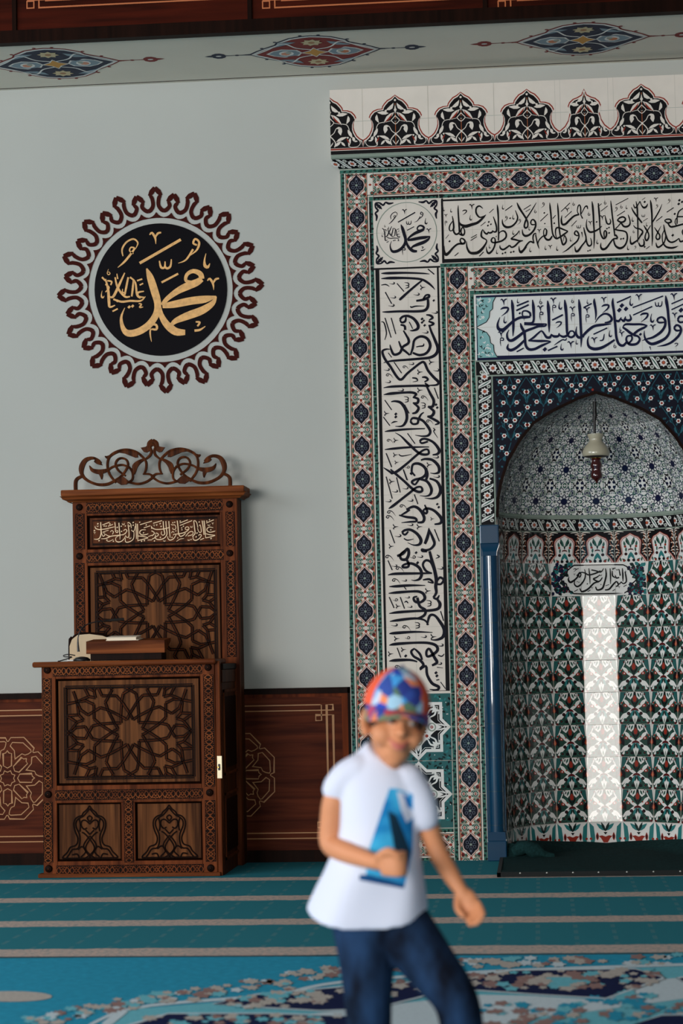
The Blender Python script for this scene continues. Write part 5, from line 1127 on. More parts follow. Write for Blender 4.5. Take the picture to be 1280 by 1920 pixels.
# -- desk top and sides
xt0, xt1 = un(60, 1241, Y=YP - .03).x, un(404, 1236, Y=YP - .03).x
mb = MB(); mb.box(xt0, xt1, YP - .035, -.36, 1.198, 1.230, 'wood_rail', .011); mb.build('desk_top', pulpit)
xs_ = F[1] + .016
mb = MB()
def side_wall(mb, x, out):
    mb.box(x - .02, x + .02, YP + .05, -.02, 0, 1.16, 'wood'); e = out * .021
    mb.box(x - .03, x + .03, YP + .05, -.02, 1.165, 1.20, 'wood_dark', .005); mb.box(x - .025, x + .025, YP + .05, -.02, 1.09, 1.165, 'wood', .004)
    for z0, z1 in ((.56, 1.05), (.08, .46)):
        for y0, y1, za, zb in ((YP + .09, YP + .105, z0, z1), (-.10, -.085, z0, z1), (YP + .09, -.085, z0, z0 + .015), (YP + .09, -.085, z1 - .015, z1)):
            mb.box(x + e, x + e + out * .008, y0, y1, za, zb, 'wood_frame')
        mb.box(x + e, x + e + out * .003, YP + .13, -.13, z0 + .04, z1 - .04, 'wood_dark')
xd = un(436, 1430, Y=-.25).x
side_wall(mb, -3.20, -1); mb.build('side_wall', pulpit)
mb = MB(); side_wall(mb, xs_ - .004, 1); door = mb.build('door', pulpit)
for z in (.995, .265):
    mb = MB(); zz_ = un(449, 1310 if z > .5 else 1560, Y=-.05).z
    mb.lathe(xs_ + .026, -.045, [(0, zz_ - .055), (.005, zz_ - .055), (.006, zz_), (.005, zz_ + .055), (0, zz_ + .055)], 'steel', 10)
    h_ = mb.build('hinge', door); h_['label'] = 'pale metal hinge'
mb = MB(); w0 = un(411, 1417, Y=YP + .02); w1 = un(411, 1459, Y=YP + .02)
mb.box(fx1 + .006, fx1 + .034, YP - .002, YP + .002, w1.z, w0.z, 'plate', .001)
mb.box(fx1 + .012, fx1 + .024, YP - .006, YP, (w0.z + w1.z) / 2 - .018, (w0.z + w1.z) / 2 + .018, 'iron', .002); mb.box(fx1 + .008, fx1 + .020, YP - .016, YP - .002, (w0.z + w1.z) / 2 - .005, (w0.z + w1.z) / 2 + .005, 'brass', .002)
h_ = mb.build('latch', door); h_['label'] = 'cream metal latch plate'
# -- tall back
B = rect4(qb, 260, 385, 1180, 1290); bx0, bx1 = B[0], B[1]
ins = rect4(qb, 337, 488, 1090, 676); pan = rect4(qb, 345, 768, 1088, 1500); lat = rect4(qb, 388, 805, 1055, 1430)
zt_ = rect4(qb, 230, 385, 1195, 412)[2]
mb = MB()
mb.box(bx0, pan[0], YB, YB + .06, 0, zt_ + .02, 'wood_frame', .004); mb.box(pan[1], bx1, YB, YB + .06, 0, zt_ + .02, 'wood_frame', .004)
mb.box(pan[0], pan[1], YB, YB + .06, ins[3], zt_ + .02, 'wood_frame', .003); mb.box(pan[0], pan[1], YB, YB + .06, pan[3], ins[2], 'wood_frame', .003)
mb.box(pan[0], pan[1], YB + .03, YB + .06, 0, pan[3], 'wood_panel')
mb.box(bx0, bx1, YB + .06, YW - .025, 0, zt_, 'wood')
mb.build('back_frame', pulpit)
c1 = qb(718, 1043); pxb = 1 / (CF / (CD + YB))
mb = MB(); frame(mb, (pan[0], pan[1], pan[2], pan[3]), (pan[0] + .012, pan[1] - .012, pan[2], pan[3] - .012), YB - .002, .022, 'wood_dark')
mb.box(pan[0] + .012, lat[0], YB + .016, YB + .03, pan[2], pan[3] - .012, 'wood_panel'); mb.box(lat[1], pan[1] - .012, YB + .016, YB + .03, pan[2], pan[3] - .012, 'wood_panel'); mb.box(lat[0], lat[1], YB + .016, YB + .03, lat[3], pan[3] - .012, 'wood_panel')
mb.build('panel_surround', pulpit)
lattice('star_lattice', lat[0], lat[1], lat[2], lat[3], c1[0], c1[1], pxb * 1.0, YB + .026)
mb = MB(); b_ = .014
frame(mb, ins, (ins[0] + b_, ins[1] - b_, ins[2] + b_, ins[3] - b_), YB - .002, .02, 'wood_dark'); mb.box(ins[0] + b_, ins[1] - b_, YB + .014, YB + .03, ins[2] + b_, ins[3] - b_, 'wood')
g = G(mb, plane(YB + .013)); fr = [(ins[0] + .03, ins[2] + .03), (ins[1] - .03, ins[2] + .03), (ins[1] - .03, ins[3] - .03), (ins[0] + .03, ins[3] - .03)]
g.stroke(fr, .006, 'wood_dark', 1, smooth=False, closed=True)
for t_, ox in ((DESK_A, 165), (DESK_B, 285)): script(G(mb, pxplane(ox, 965, 1280 / 130, YB + .013)), t_, 'inlay', 3, 40)
mb.build('inscription_panel', pulpit)
carved_band('carved_band', *rect4(qb, 332, 416, 1092, 476), YB - .001); carved_band('carved_band', *rect4(qb, 334, 694, 1098, 752), YB - .001)
for x0, y0, x1, y1 in ((272, 485, 324, 685), (1110, 472, 1162, 668), (274, 762, 326, 1285), (1114, 748, 1168, 1285)): carved_band('carved_band', *rect4(qb, x0, y0, x1, y1), YB - .001, m1='wood_frame')
for x, y in ((294, 450), (1131, 433), (295, 723), (1133, 706)): boss(*qb(x, y), 19 / 2.977 * pxb, YB - .004)
ca = rect4(qb, 203, 345, 1222, 380)
mb = MB(); mb.box(ca[0], ca[1], YB - .07, YW - .025, ca[2], ca[3], 'wood_rail', .006)
rows = []
for d, z in ((.065, ca[2]), (.055, ca[2] - .008), (.05, ca[2] - .018), (.03, ca[2] - .026), (.02, zt_)): rows.append([(bx0 - d, YW - .03, z), (bx0 - d, YB - d, z), (bx1 + d, YB - d, z), (bx1 + d, YW - .03, z)])
mb.grid(rows, 'wood_rail', False); mb.build('cornice', pulpit)
# -- fretwork crest
mb = MB(); YK = YB + .02; kz = 1280 / 340
def kq(x, y): return un(120 + x / kz, 815 + y / kz, Y=YK)
def kmir(e): return (lambda x: x) if e < 0 else (lambda x: 1250 - x)
def fstroke(pts, e):
    P = cr([tuple(p) for p in pts], 5); f = kmir(e); L, R = [], []
    for i in range(len(P)):
        a, b = P[max(i - 1, 0)], P[min(i + 1, len(P) - 1)]; dx, dy = b[0] - a[0], b[1] - a[1]; l = math.hypot(dx, dy) or 1; w = P[i][2] / 2
        L.append((P[i][0] - dy / l * w, P[i][1] + dx / l * w)); R.append((P[i][0] + dy / l * w, P[i][1] - dx / l * w))
    tilt = lambda x, y: kq(f(x), y + (0 if e < 0 else (f(x) - x) * -.018))
    r0 = [[tilt(*p) for p in L], [tilt(*p) for p in R]]; d = Vector((0, .022, 0)); r1 = [[p + d for p in r] for r in r0]
    bev = Vector((0, -.003, 0)); mid = [(a + b) / 2 + bev for a, b in zip(*r0)]
    mb.grid([r1[0], r0[0], mid, r0[1], r1[1], r1[0]], 'wood', False)
    mb.face([r0[0][0], r0[1][0], r1[1][0], r1[0][0]], 'wood'); mb.face([r0[0][-1], r0[1][-1], r1[1][-1], r1[0][-1]], 'wood')
def fpoly(pts, e):
    f = kmir(e); pts = [(p[0], p[1], 0) for p in pts]
    P = [kq(f(x), y + (0 if e < 0 else (f(x) - x) * -.018)) for x, y, _ in pts]; mb.prism(P, (0, .022, 0), 'wood')
for e in (-1, 1):
    for pts in ([(80, 392, 24), (80, 335, 24), (95, 308, 22), (132, 290, 20)], [(262, 200, 8), (240, 180, 18), (200, 164, 20), (150, 180, 30), (122, 230, 36), (125, 280, 24), (160, 320, 20), (230, 350, 20), (300, 350, 20), (352, 328, 18)],
                [(215, 182, 20), (238, 196, 26), (268, 214, 3)], [(178, 218, 4), (200, 250, 26), (250, 262, 34), (305, 250, 22)], [(255, 260, 34), (262, 290, 22), (264, 315, 5)],
                [(300, 258, 16), (340, 228, 15), (400, 213, 15), (440, 222, 15), (482, 250, 14)], [(432, 290, 14), (382, 252, 15), (362, 210, 15), (376, 177, 15), (405, 165, 15), (438, 177, 15), (450, 212, 15), (430, 258, 15), (398, 296, 15), (358, 322, 15)],
                [(365, 338, 15), (322, 282, 16), (305, 222, 16), (316, 162, 16), (360, 126, 20), (430, 106, 18), (500, 118, 18), (550, 154, 17), (577, 192, 16), (577, 240, 15), (563, 278, 12)],
                [(288, 152, 6), (305, 160, 22), (322, 150, 14)], [(578, 168, 10), (532, 190, 26), (500, 222, 38), (496, 255, 24), (494, 280, 6)], [(456, 225, 13), (481, 268, 14), (480, 315, 14), (448, 338, 14)],
                [(458, 335, 16), (520, 347, 16), (580, 332, 16), (632, 296, 16)], [(555, 278, 8), (600, 278, 15), (636, 300, 15)], [(578, 170, 14), (608, 142, 18), (614, 112, 18), (606, 86, 18), (625, 62, 20)], [(592, 92, 18), (600, 58, 26), (625, 40, 26)]):
        fstroke(pts, e)
    fpoly([(400, 285), (372, 318), (368, 335), (400, 354), (440, 350), (458, 330), (430, 305)], e)
    fpoly([(372, 124), (430, 108), (480, 112), (518, 138), (520, 160), (500, 162), (470, 150), (425, 132)], e); fpoly([(540, 92), (575, 85), (592, 72), (606, 112), (582, 126), (562, 122)], e)
mb.build('crest_ornament', pulpit)
# ------------------------------------------------------------------ things on and in the pulpit
stand = thing('book_stand', 'low wooden book rest standing on the pulpit desk', 'book stand', (un(235, 1232, Y=-.62).x, -.6, 1.230))
mb = MB(); a = un(162, 1203, Y=-.66); b = un(309, 1222, Y=-.66); c_ = un(312, 1230, Y=-.66)
mb.box(a.x + .02, b.x - .02, -.65, -.50, 1.2305, b.z, 'wood_dark', .003); mb.build('base', stand)
mb = MB(); mb.prism([(a.x, -.67, b.z - .004), (a.x, -.67, a.z), (a.x, -.46, a.z + .014), (a.x, -.46, a.z - .006), (a.x, -.645, b.z - .004)], (b.x - a.x, 0, 0), 'wood_rail'); mb.build('sloping_board', stand)
bk = thing('book', 'cream bound book lying on the book rest', 'book', (un(229, 1200, Y=-.6).x, -.58, a.z + .004))
xa, xb = un(201, 1197, Y=-.62).x, un(258, 1197, Y=-.62).x; zt0, zt1 = un(230, 1201, Y=-.62).z, un(230, 1193.5, Y=-.62).z
mb = MB(); zs = lambda y: a.z + .014 * (y + .67) / .21 + .0012
mb.prism([(xa + .003, -.655, zs(-.655) + .003), (xa + .003, -.655, zs(-.655) + .016), (xa + .003, -.505, zs(-.505) + .016), (xa + .003, -.505, zs(-.505) + .003)], (xb - xa - .006, 0, 0), 'paper'); mb.build('page_block', bk)
mb = MB()
for d in (0, .0165): mb.prism([(xa, -.66, zs(-.66) + d), (xa, -.66, zs(-.66) + d + .003), (xa, -.50, zs(-.50) + d + .003), (xa, -.50, zs(-.50) + d)], (xb - xa + (.012 if not d else 0), 0, 0), 'paper')
mb.build('cover', bk)
xm_ = un(150, 1230, Y=-.66).x
mic = thing('microphone', 'black gooseneck desk microphone on the left of the pulpit desk', 'microphone', (xm_, -.64, 1.230))
mb = MB(); mb.lathe(xm_ + .006, -.64, [(0, 1.2305), (.048, 1.2305), (.05, 1.240), (.034, 1.252), (.014, 1.256), (0, 1.257)], 'plastic_black', 20); mb.build('base', mic)
gp = [un(x, y, Y=-.64 + d) for x, y, d in ((147, 1222, 0), (146, 1205, 0), (147, 1192, 0), (153, 1179, .01), (163, 1171, .03), (180, 1166, .05), (205, 1163, .08))]
P = [Vector(p) for p in cr([tuple(p) for p in gp], 5)]
mb = MB(); mb.tube(P, [.008 - .0045 * min(1, i / 8) for i in range(len(P))], 'plastic_black', 8); mb.build('gooseneck', mic)
mb = MB(); q0, q1 = un(205, 1163, Y=-.56), un(232, 1161, Y=-.52); mb.tube([q0, q0.lerp(q1, .3), q1], [.005, .009, .009], 'iron', 10); mb.build('capsule', mic)
cb = MB(); pts = [un(x, y, Y=-.69 + d) for x, y, d in ((141, 1229, .01), (128, 1227, 0), (119, 1229, 0), (122, 1231.5, 0), (135, 1232, 0), (112, 1231.5, -.02), (109, 1234, -.03))]
for p in pts[:-1]: p.z = max(p.z, 1.2335)
pts[-1].z = 1.2335; pts[-2].z = 1.2335
cb.tube([Vector(p) for p in cr([tuple(p) for p in pts], 4)], .0032, 'plastic_black', 6)
tag(cb.build('cable'), 'loop of black cable beside the microphone base', 'cable')
cb = MB(); w_ = un(133, 1228, Y=-.60); cb.box(w_.x - .022, w_.x + .016, -.61, -.58, 1.2305, 1.240, 'cable_white', .003)
tag(cb.build('charger'), 'small white plug lying behind the black cable', 'charger')
ch = thing('chair', 'cream upholstered chair inside the pulpit behind the desk', 'chair', (un(165, 1230, Y=-.36).x + .06, -.33, 0))
xl, xr_ = un(131, 1215, Y=-.30).x, un(205, 1215, Y=-.30).x; zt2 = un(160, 1189, Y=-.30).z
ol = [(xl, 0.82), (xl, zt2 - .07), (xl + .015, zt2 - .03), (xl + .05, zt2 - .004), (xl + .12, zt2), (xl + .20, zt2 - .012), (xr_ + .04, zt2 - .045), (xr_ + .07, zt2 - .10), (xr_ + .07, 0.82)]
mb = MB(); mb.prism([(x, -.31, z) for x, z in ol], (0, .035, 0), 'cloth_cream'); mb.build('backrest', ch)
mb = MB(); P = cr([(x, -.293, z) for x, z in ol], 4); mb.tube([Vector(p) for p in P], .011, 'wood_dark', 8); mb.build('back_frame', ch)
mb = MB(); mb.box(xl, xr_ + .07, -.60, -.30, .44, .50, 'cloth_cream', .02); mb.build('seat', ch)
for x in (xl + .02, xr_ + .05):
    for y, zt3 in ((-.58, .45), (-.29, .85)):
        mb = MB(); mb.box(x - .015, x + .015, y - .015, y + .015, 0, zt3, 'wood_dark'); mb.build('leg', ch)
# ------------------------------------------------------------------ round calligraphy on the wall
rd = thing('calligraphy_roundel', 'large black roundel with gold script and a maroon scalloped rim on the pale wall', 'wall calligraphy', (un(301.5, 543, Y=YW).x, YW, un(301.5, 543, Y=YW).z))
kr = 1280 / 420; rp = lambda u, v, h: un(90 + u / kr, 330 + v / kr, Y=YW) + Vector((0, -h - .003, 0))
mb = MB(); g = G(mb, rp)
ring = [(645 + 378 * math.cos(2 * PI * i / 72), 650 + 378 * math.sin(2 * PI * i / 72)) for i in range(72)]
mb.prism([g.p(u, v, 8) for u, v in ring], (0, .008, 0), 'roundel_black'); mb.build('disc', rd)
mb = MB(); g = G(mb, rp); script(g, ROUND, 'gold_leaf', 10, 62); mb.build('gold_script', rd)
mb = MB(); g = G(mb, rp)
cxr, cyr = 643, 652
pr = lambda r, a: (cxr + r * math.sin(math.radians(a)), cyr - r * math.cos(math.radians(a)))
for i in range(32):
    a0 = i * 11.25 - 3.2; d = 0 if i % 2 == 0 else -34
    for e in (-1, 1):
        P = [(586 + d, 0, 22), (562 + d, 2.0, 30), (540 + d, 3.7, 16)]; g.stroke([pr(r, a0 + e * a) + (w,) for r, a, w in P], 1, 'maroon', 3, smooth=False)
        P = ([(541, 3.6, 10), (536, 2.8, 20), (527, 2.2, 22), (518, 2.0, 22), (500, 1.75, 22)] if not d else [(507, 3.6, 10), (501, 2.7, 20), (491, 2.0, 22)]) + [(480, 2.0, 22), (464, 3.3, 23), (456, 4.6, 24), (454, 5.66, 24)]
        g.stroke([pr(r, a0 + e * a) + (w,) for r, a, w in P], 1, 'maroon', 3, sub=3)
    P = [pr(412, a0 - 5.625), pr(417, a0 - 5.625), pr(421, a0 - 3.4), pr(430, a0 - 1.6), pr(446, a0), pr(430, a0 + 1.6), pr(421, a0 + 3.4), pr(417, a0 + 5.625), pr(412, a0 + 5.625), pr(412.5, a0)]
    g.poly(P, 'maroon', 3)
mb.build('scalloped_rim', rd)
# ------------------------------------------------------------------ hanging lamp in the recess
YL = .09
lx = un(1117, 850, Y=YL).x
lz = lambda py: un(1117, py, Y=YL).z
lamp = thing('hanging_lamp', 'oil lamp with milky bell shade hanging in the arch of the tiled recess', 'lamp', (lx, YL, lz(905)))
prof = [(.050, lz(814)), (.049, lz(817)), (.041, lz(822)), (.038, lz(826)), (.046, lz(830)), (.062, lz(835)), (.075, lz(841)), (.082, lz(847)), (.083, lz(852)), (.078, lz(855.5)), (.070, lz(856)), (.072, lz(848)), (.052, lz(836)), (.033, lz(827)), (.044, lz(818)), (.050, lz(814))]
mb = MB(); mb.lathe(lx, YL, prof, 'opal_glass', 32); mb.build('lamp_shade', lamp)
mb = MB(); mb.lathe(lx, YL, [(0, lz(853)), (.070, lz(853)), (.074, lz(856)), (.050, lz(858)), (0, lz(858))], 'iron', 24); mb.lathe(lx, YL, [(.030, lz(855)), (.036, lz(857)), (.030, lz(859.5)), (0, lz(859.5))], 'brass', 20); mb.build('burner_ring', lamp)
mb = MB(); mb.lathe(lx, YL, [(0, lz(859)), (.030, lz(860)), (.026, lz(864)), (.034, lz(870)), (.036, lz(874)), (.028, lz(879)), (.030, lz(884)), (.037, lz(891)), (.034, lz(896)), (.018, lz(900)), (.008, lz(903)), (.005, lz(906)), (0, lz(907))], 'dark_red_glass', 22); mb.build('oil_vessel', lamp)
ztop = ZSP + .69; mb = MB()
mb.tube([(lx, YL * .85, ztop - .02), (lx - .004, YL, lz(795)), (lx - .006, YL, lz(815))], .008, 'iron', 6)
for a in (.15, 1.6, 2.95):
    q0 = Vector((lx, YL, lz(778))); q1 = Vector((lx + .078 * math.cos(a), YL + .078 * math.sin(a), lz(836))); n = 16
    for i in range(n):
        u0, u1 = q0.lerp(q1, i / n), q0.lerp(q1, (i + .8) / n); mb.tube([u0, u0.lerp(u1, .5) + Vector((.002 if i % 2 else -.002, 0, 0)), u1], .003, 'iron', 5)
    mb.tube([q1, Vector((lx + .085 * math.cos(a), YL + .085 * math.sin(a), lz(846))), Vector((lx + .072 * math.cos(a), YL + .072 * math.sin(a), lz(856)))], .004, 'iron', 6)
mb.lathe(lx, YL, [(0, lz(768)), (.012, lz(772)), (.014, lz(780)), (.008, lz(785)), (0, lz(786))], 'iron', 12)
mb.tube([(lx, YL * .85, ztop - .02), (lx, YL, ZSP + .60)], .011, 'iron', 8)
mb.build('chain', lamp)
# ------------------------------------------------------------------ dark rug in the recess
mb = MB(); xr0, xr1, yr0 = un(930, 1645, Z=.02).x, 1.05, un(930, 1645, Z=0).y
rnd = random.Random(12)
def rug_z(x, y):
    r = math.hypot(x, max(0, y)); k = max(0, min(1, (r - .40) / .16)) if y > -.05 and abs(x) < .60 else 0
    return .022 + .075 * k ** 1.5 * (.25 + .75 * abs(math.sin(math.atan2(x, max(y, .01))))) + .004 * math.sin(9 * x + 3 * y) * (1 if y > -.8 else 0)
xs2 = [xr0 + (xr1 - xr0) * i / 70 for i in range(71)]; rows = []
for j in range(30):
    y = yr0 + (-.02 - yr0) * j / 29; rows.append([(x, y, rug_z(x, y)) for x in xs2])
mb.grid(rows, 'rug_dark', True)
rows = []
for j in range(20):
    t_ = j / 19; rows.append([])
    for i in range(41):
        a_ = PI * i / 40; R_ = (NR - .035); r_ = R_ * (1 - .999 * (1 - t_)); x, y = -r_ * math.cos(a_), r_ * math.sin(a_)
        rows[-1].append((x, y - .02, rug_z(x, y)))
mb.grid(rows, 'rug_dark', True)
mb.box(xr0, xr1, yr0, yr0 + .02, .001, .026, 'rug_binding'); mb.box(xr0, xr0 + .02, yr0, -.08, .001, .024, 'rug_binding')
P = [Vector((-.56 + .04 * i, -.05 + .02 * math.sin(i * 1.7) - .03 * (i % 2), .05 + .03 * math.sin(i * .9))) for i in range(7)]
mb.tube(P, [.03, .045, .04, .05, .035, .03, .015], 'rug_dark', 10)
rug = mb.build('rug'); tag(rug, 'dark green rug laid on the floor into the tiled recess', 'rug')
for px in (975, 1025, 1074, 1122, 1175, 1225, 1275):
    w = un(px, 1637, Y=yr0 - .001); mb = MB(); mb.lathe(w.x, yr0, [(0, .018), (.005, .0185), (.006, .022), (0, .027)], 'steel', 8); h_ = mb.build('stud', rug); h_['label'] = 'small pale stud on the front edge'
# ------------------------------------------------------------------ the boy
YBOY = -7.4
def bp(px, py, d=0.0): return un(px, py, Y=YBOY + d)
boy = thing('person', 'boy in colourful cap, white shirt with blue print and dark jeans, mid-step', 'person', (bp(745, 1800).x, YBOY, 0))
dg = None
def ball(mb, c_, r, m, rot=None, n=16):
    c_ = Vector(c_); rows = []
    for i in range(n // 2 + 1):
        t = PI * i / (n // 2); row = []
        for j in range(n):
            v = Vector((r[0] * max(math.sin(t), 1e-3) * math.cos(2 * PI * j / n), r[1] * max(math.sin(t), 1e-3) * math.sin(2 * PI * j / n), r[2] * math.cos(t)))
            row.append(c_ + (rot @ v if rot else v))
        rows.append(row)
    mb.grid(rows, m, True, True); mb.face(rows[0][::-1], m); mb.face(rows[-1], m)
def limb(mb, pts, m, n=12, sub=6):
    """pts: (Vector, radius) joints -> one tapered tube with rounded ends"""
    P = cr([tuple(p) + (r,) for p, r in pts], sub)
    mb.tube([Vector(p[:3]) for p in P], [p[3] for p in P], m, n)
    for p in (P[0], P[-1]): ball(mb, p[:3], (p[3] * .98,) * 3, m, n=12)
def fuse(mb, name, parent, voxel, smooth=6, m=None):
    """weld the overlapping volumes into one continuous surface"""
    o = mb.build(name, parent)
    bm = bmesh.new(); bm.from_mesh(o.data); bmesh.ops.remove_doubles(bm, verts=bm.verts, dist=1e-6); bmesh.ops.recalc_face_normals(bm, faces=bm.faces); bm.to_mesh(o.data); bm.free()
    r = o.modifiers.new('weld', 'REMESH'); r.mode = 'VOXEL'; r.voxel_size = voxel; r.use_smooth_shade = True
    s_ = o.modifiers.new('ease', 'SMOOTH'); s_.iterations = smooth; s_.factor = .5
    bpy.context.view_layer.update()
    me = bpy.data.meshes.new_from_object(o.evaluated_get(bpy.context.evaluated_depsgraph_get()))
    o.modifiers.clear(); o.data = me; me.polygons.foreach_set('use_smooth', [True] * len(me.polygons))
    return o
# head frame: turned to the right of the picture, tilted, chin a little down
HR = Matrix.Rotation(math.radians(9), 3, 'Y') @ Matrix.Rotation(math.radians(16), 3, 'Z') @ Matrix.Rotation(math.radians(4), 3, 'X')
HC = bp(741, 1349); HS = 1.04
def hd(x, y, z): return HC + HR @ (Vector((x, y, z)) * HS)
mb = MB()
for c_, r in (((0, .012, .030), (.068, .084, .080)), ((0, -.016, -.030), (.058, .062, .074)), ((0, -.034, -.072), (.040, .042, .034)), ((0, -.050, -.092), (.022, .022, .016)),
              ((.034, -.048, -.036), (.028, .026, .030)), ((-.034, -.048, -.036), (.028, .026, .030)), ((0, -.070, -.052), (.026, .016, .018)), ((0, -.086, -.020), (.012, .017, .013)), ((.009, -.080, -.024), (.008, .010, .008)), ((-.009, -.080, -.024), (.008, .010, .008)), ((0, -.066, .02), (.05, .016, .022))):
    ball(mb, hd(*c_), [q * HS for q in r], 'skin', HR)
limb(mb, [(hd(0, -.070, .018), .007), (hd(0, -.084, -.012), .009)], 'skin')
for e in (-1, 1):
    ball(mb, hd(e * .072, .006, -.010), (.012, .022, .034) if e < 0 else (.009, .018, .028), 'skin', HR @ Matrix.Rotation(-.75 if e < 0 else .25, 3, 'Z')); ball(mb, hd(e * .070, .0, -.038), (.010, .013, .014), 'skin', HR)
limb(mb, [(hd(0, .01, -.06), .040), (bp(722, 1428, .01), .037), (bp(713, 1450, .01), .05)], 'skin')
# trunk under the clothes
limb(mb, [(bp(712, 1462, .01), .060), (bp(710, 1520, .01), .072), (bp(703, 1600, .01), .070), (bp(705, 1690, .02), .075), (bp(715, 1735, .02), .070)], 'skin', 14)
limb(mb, [(bp(655, 1458, .0), .034), (bp(712, 1450, .0), .045), (bp(770, 1470, .0), .032)], 'skin')
# right arm of the boy (left in the picture), bent across the belly
limb(mb, [(bp(648, 1462, 0), .035), (bp(628, 1500, .0), .032), (bp(621, 1545, .005), .030), (bp(621, 1582, .0), .029), (bp(650, 1598, -.06), .028), (bp(690, 1612, -.12), .022), (bp(708, 1617, -.14), .020)], 'skin', 14)
fc = bp(733, 1620, -.155)
ball(mb, fc + Vector((-.006, .004, .002)), (.030, .020, .028), 'skin')
for i, (dz, rr) in enumerate(((.024, .0098), (.008, .0102), (-.008, .0098), (-.022, .0088))):
    limb(mb, [(fc + Vector((-.018, -.012, dz * .9)), rr), (fc + Vector((.016, -.024, dz)), rr), (fc + Vector((.033, -.010, dz)), rr * .95), (fc + Vector((.024, .014, dz)), rr * .9)], 'skin', 8, 4)
limb(mb, [(fc + Vector((-.03, -.006, .018)), .012), (fc + Vector((-.004, -.026, .034)), .011), (fc + Vector((.020, -.030, .022)), .009)], 'skin', 8, 4)
# left arm (right in the picture), hanging away with a loosely curled hand
limb(mb, [(bp(776, 1472, 0), .033), (bp(790, 1515, .01), .030), (bp(806, 1560, .02), .028), (bp(822, 1600, .02), .026), (bp(845, 1640, -.01), .023), (bp(863, 1668, -.03), .018), (bp(868, 1676, -.035), .018)], 'skin', 14)
hc = bp(875, 1686, -.04); dn = (bp(888, 1712, -.05) - bp(863, 1668, -.03)).normalized(); sd = Vector((dn.z, 0, -dn.x)).normalized(); fw_ = Vector((0, -1, 0))
Rm = Matrix((sd, fw_, dn)).transposed()
ball(mb, hc, (.026, .014, .030), 'skin', Rm)
for i, (o_, L, rr) in enumerate(((-.021, .040, .0088), (-.007, .046, .0092), (.007, .043, .0090), (.020, .034, .0080))):
    b0 = hc + sd * -o_ + dn * .022
    limb(mb, [(b0, rr), (b0 + dn * L * .45 + fw_ * .006, rr), (b0 + dn * L * .78 + fw_ * .018, rr * .92), (b0 + dn * L * .86 + fw_ * .030, rr * .8)], 'skin', 8, 4)
limb(mb, [(hc + sd * .018 - dn * .014 + fw_ * .004, .011), (hc + sd * .030 + dn * .008 + fw_ * .016, .0098), (hc + sd * .026 + dn * .028 + fw_ * .026, .0085)], 'skin', 8, 4)
# legs and feet
zf_ = lambda p, z: Vector((p.x, p.y, z))
kL, kR = bp(690, 1882, -.02), bp(855, 1878, -.07)
aL, aR = zf_(bp(700, 2050, .06), .055), zf_(bp(893, 2050, .02), .055)
limb(mb, [(bp(682, 1740, .02), .066), (bp(688, 1810, .0), .060), (kL, .046), (kL.lerp(aL, .4) + Vector((0, .015, 0)), .042), (aL, .029)], 'skin', 14)
limb(mb, [(bp(750, 1742, .02), .066), (bp(806, 1810, -.03), .060), (kR, .046), (kR.lerp(aR, .4) + Vector((0, .015, 0)), .042), (aR, .029)], 'skin', 14)
for a_ in (aL, aR):
    limb(mb, [(a_ + Vector((0, .03, -.028)), .026), (a_ + Vector((0, -.04, -.03)), .026), (a_ + Vector((.004, -.10, -.040)), .016)], 'skin', 10)
    for i in range(5): limb(mb, [(a_ + Vector((-.022 + .011 * i, -.09, -.043)), .009), (a_ + Vector((-.024 + .012 * i, -.128 - .006 * (2 - abs(i - 1.5)), -.046)), .008)], 'skin', 7, 3)
fuse(mb, 'body', boy, .0042, 5)
# face
for e in (-1, 1):
    mb = MB(); ball(mb, hd(e * .027, -.0765, .004), (.011, .007, .007), 'eye_white', HR, 12); eye = mb.build('eye', boy)
    mb = MB(); ball(mb, hd(e * .027 + .002, -.083, .004), (.005, .003, .005), 'eye_dark', HR, 10); mb.build('iris', eye)
mb = MB()
for dz, w, r in ((.002, .026, .0042), (-.006, .022, .0052)):
    P = [hd(w * (i / 4 - 1), -.0865 + .014 * (i / 4 - 1) ** 2, -.052 + dz + .010 * (i / 4 - 1) ** 2) for i in range(9)]
    mb.tube(P, [r * (.35 + .65 * math.sin(PI * i / 8)) for i in range(9)], 'lips', 8)
h_ = mb.build('lips', boy)
for e in (-1, 1):
    mb = MB(); mb.tube([hd(e * (.012 + .008 * i), -.083 + .0016 * i * i * .6, .020 + .003 * math.sin(i * .8)) for i in range(5)], [.002, .003, .003, .0026, .0015], 'hair', 6); mb.build('eyebrow', boy)
mb = MB(); rows = []
for i in range(9):
    t = math.radians(70 + 8 * i) ; row = []
    for j in range(25):
        a = math.radians(-42 + 264 * j / 24); v = (.073 * math.sin(t) * math.cos(a), .012 + .088 * math.sin(t) * math.sin(a), .022 + .080 * math.cos(t)); row.append(hd(*v))
    rows.append(row)
mb.grid(rows, 'hair', True)
mb.grid([[p + (HC - p) * .12 for p in r] for r in rows], 'hair', True)
mb.build('hair', boy)
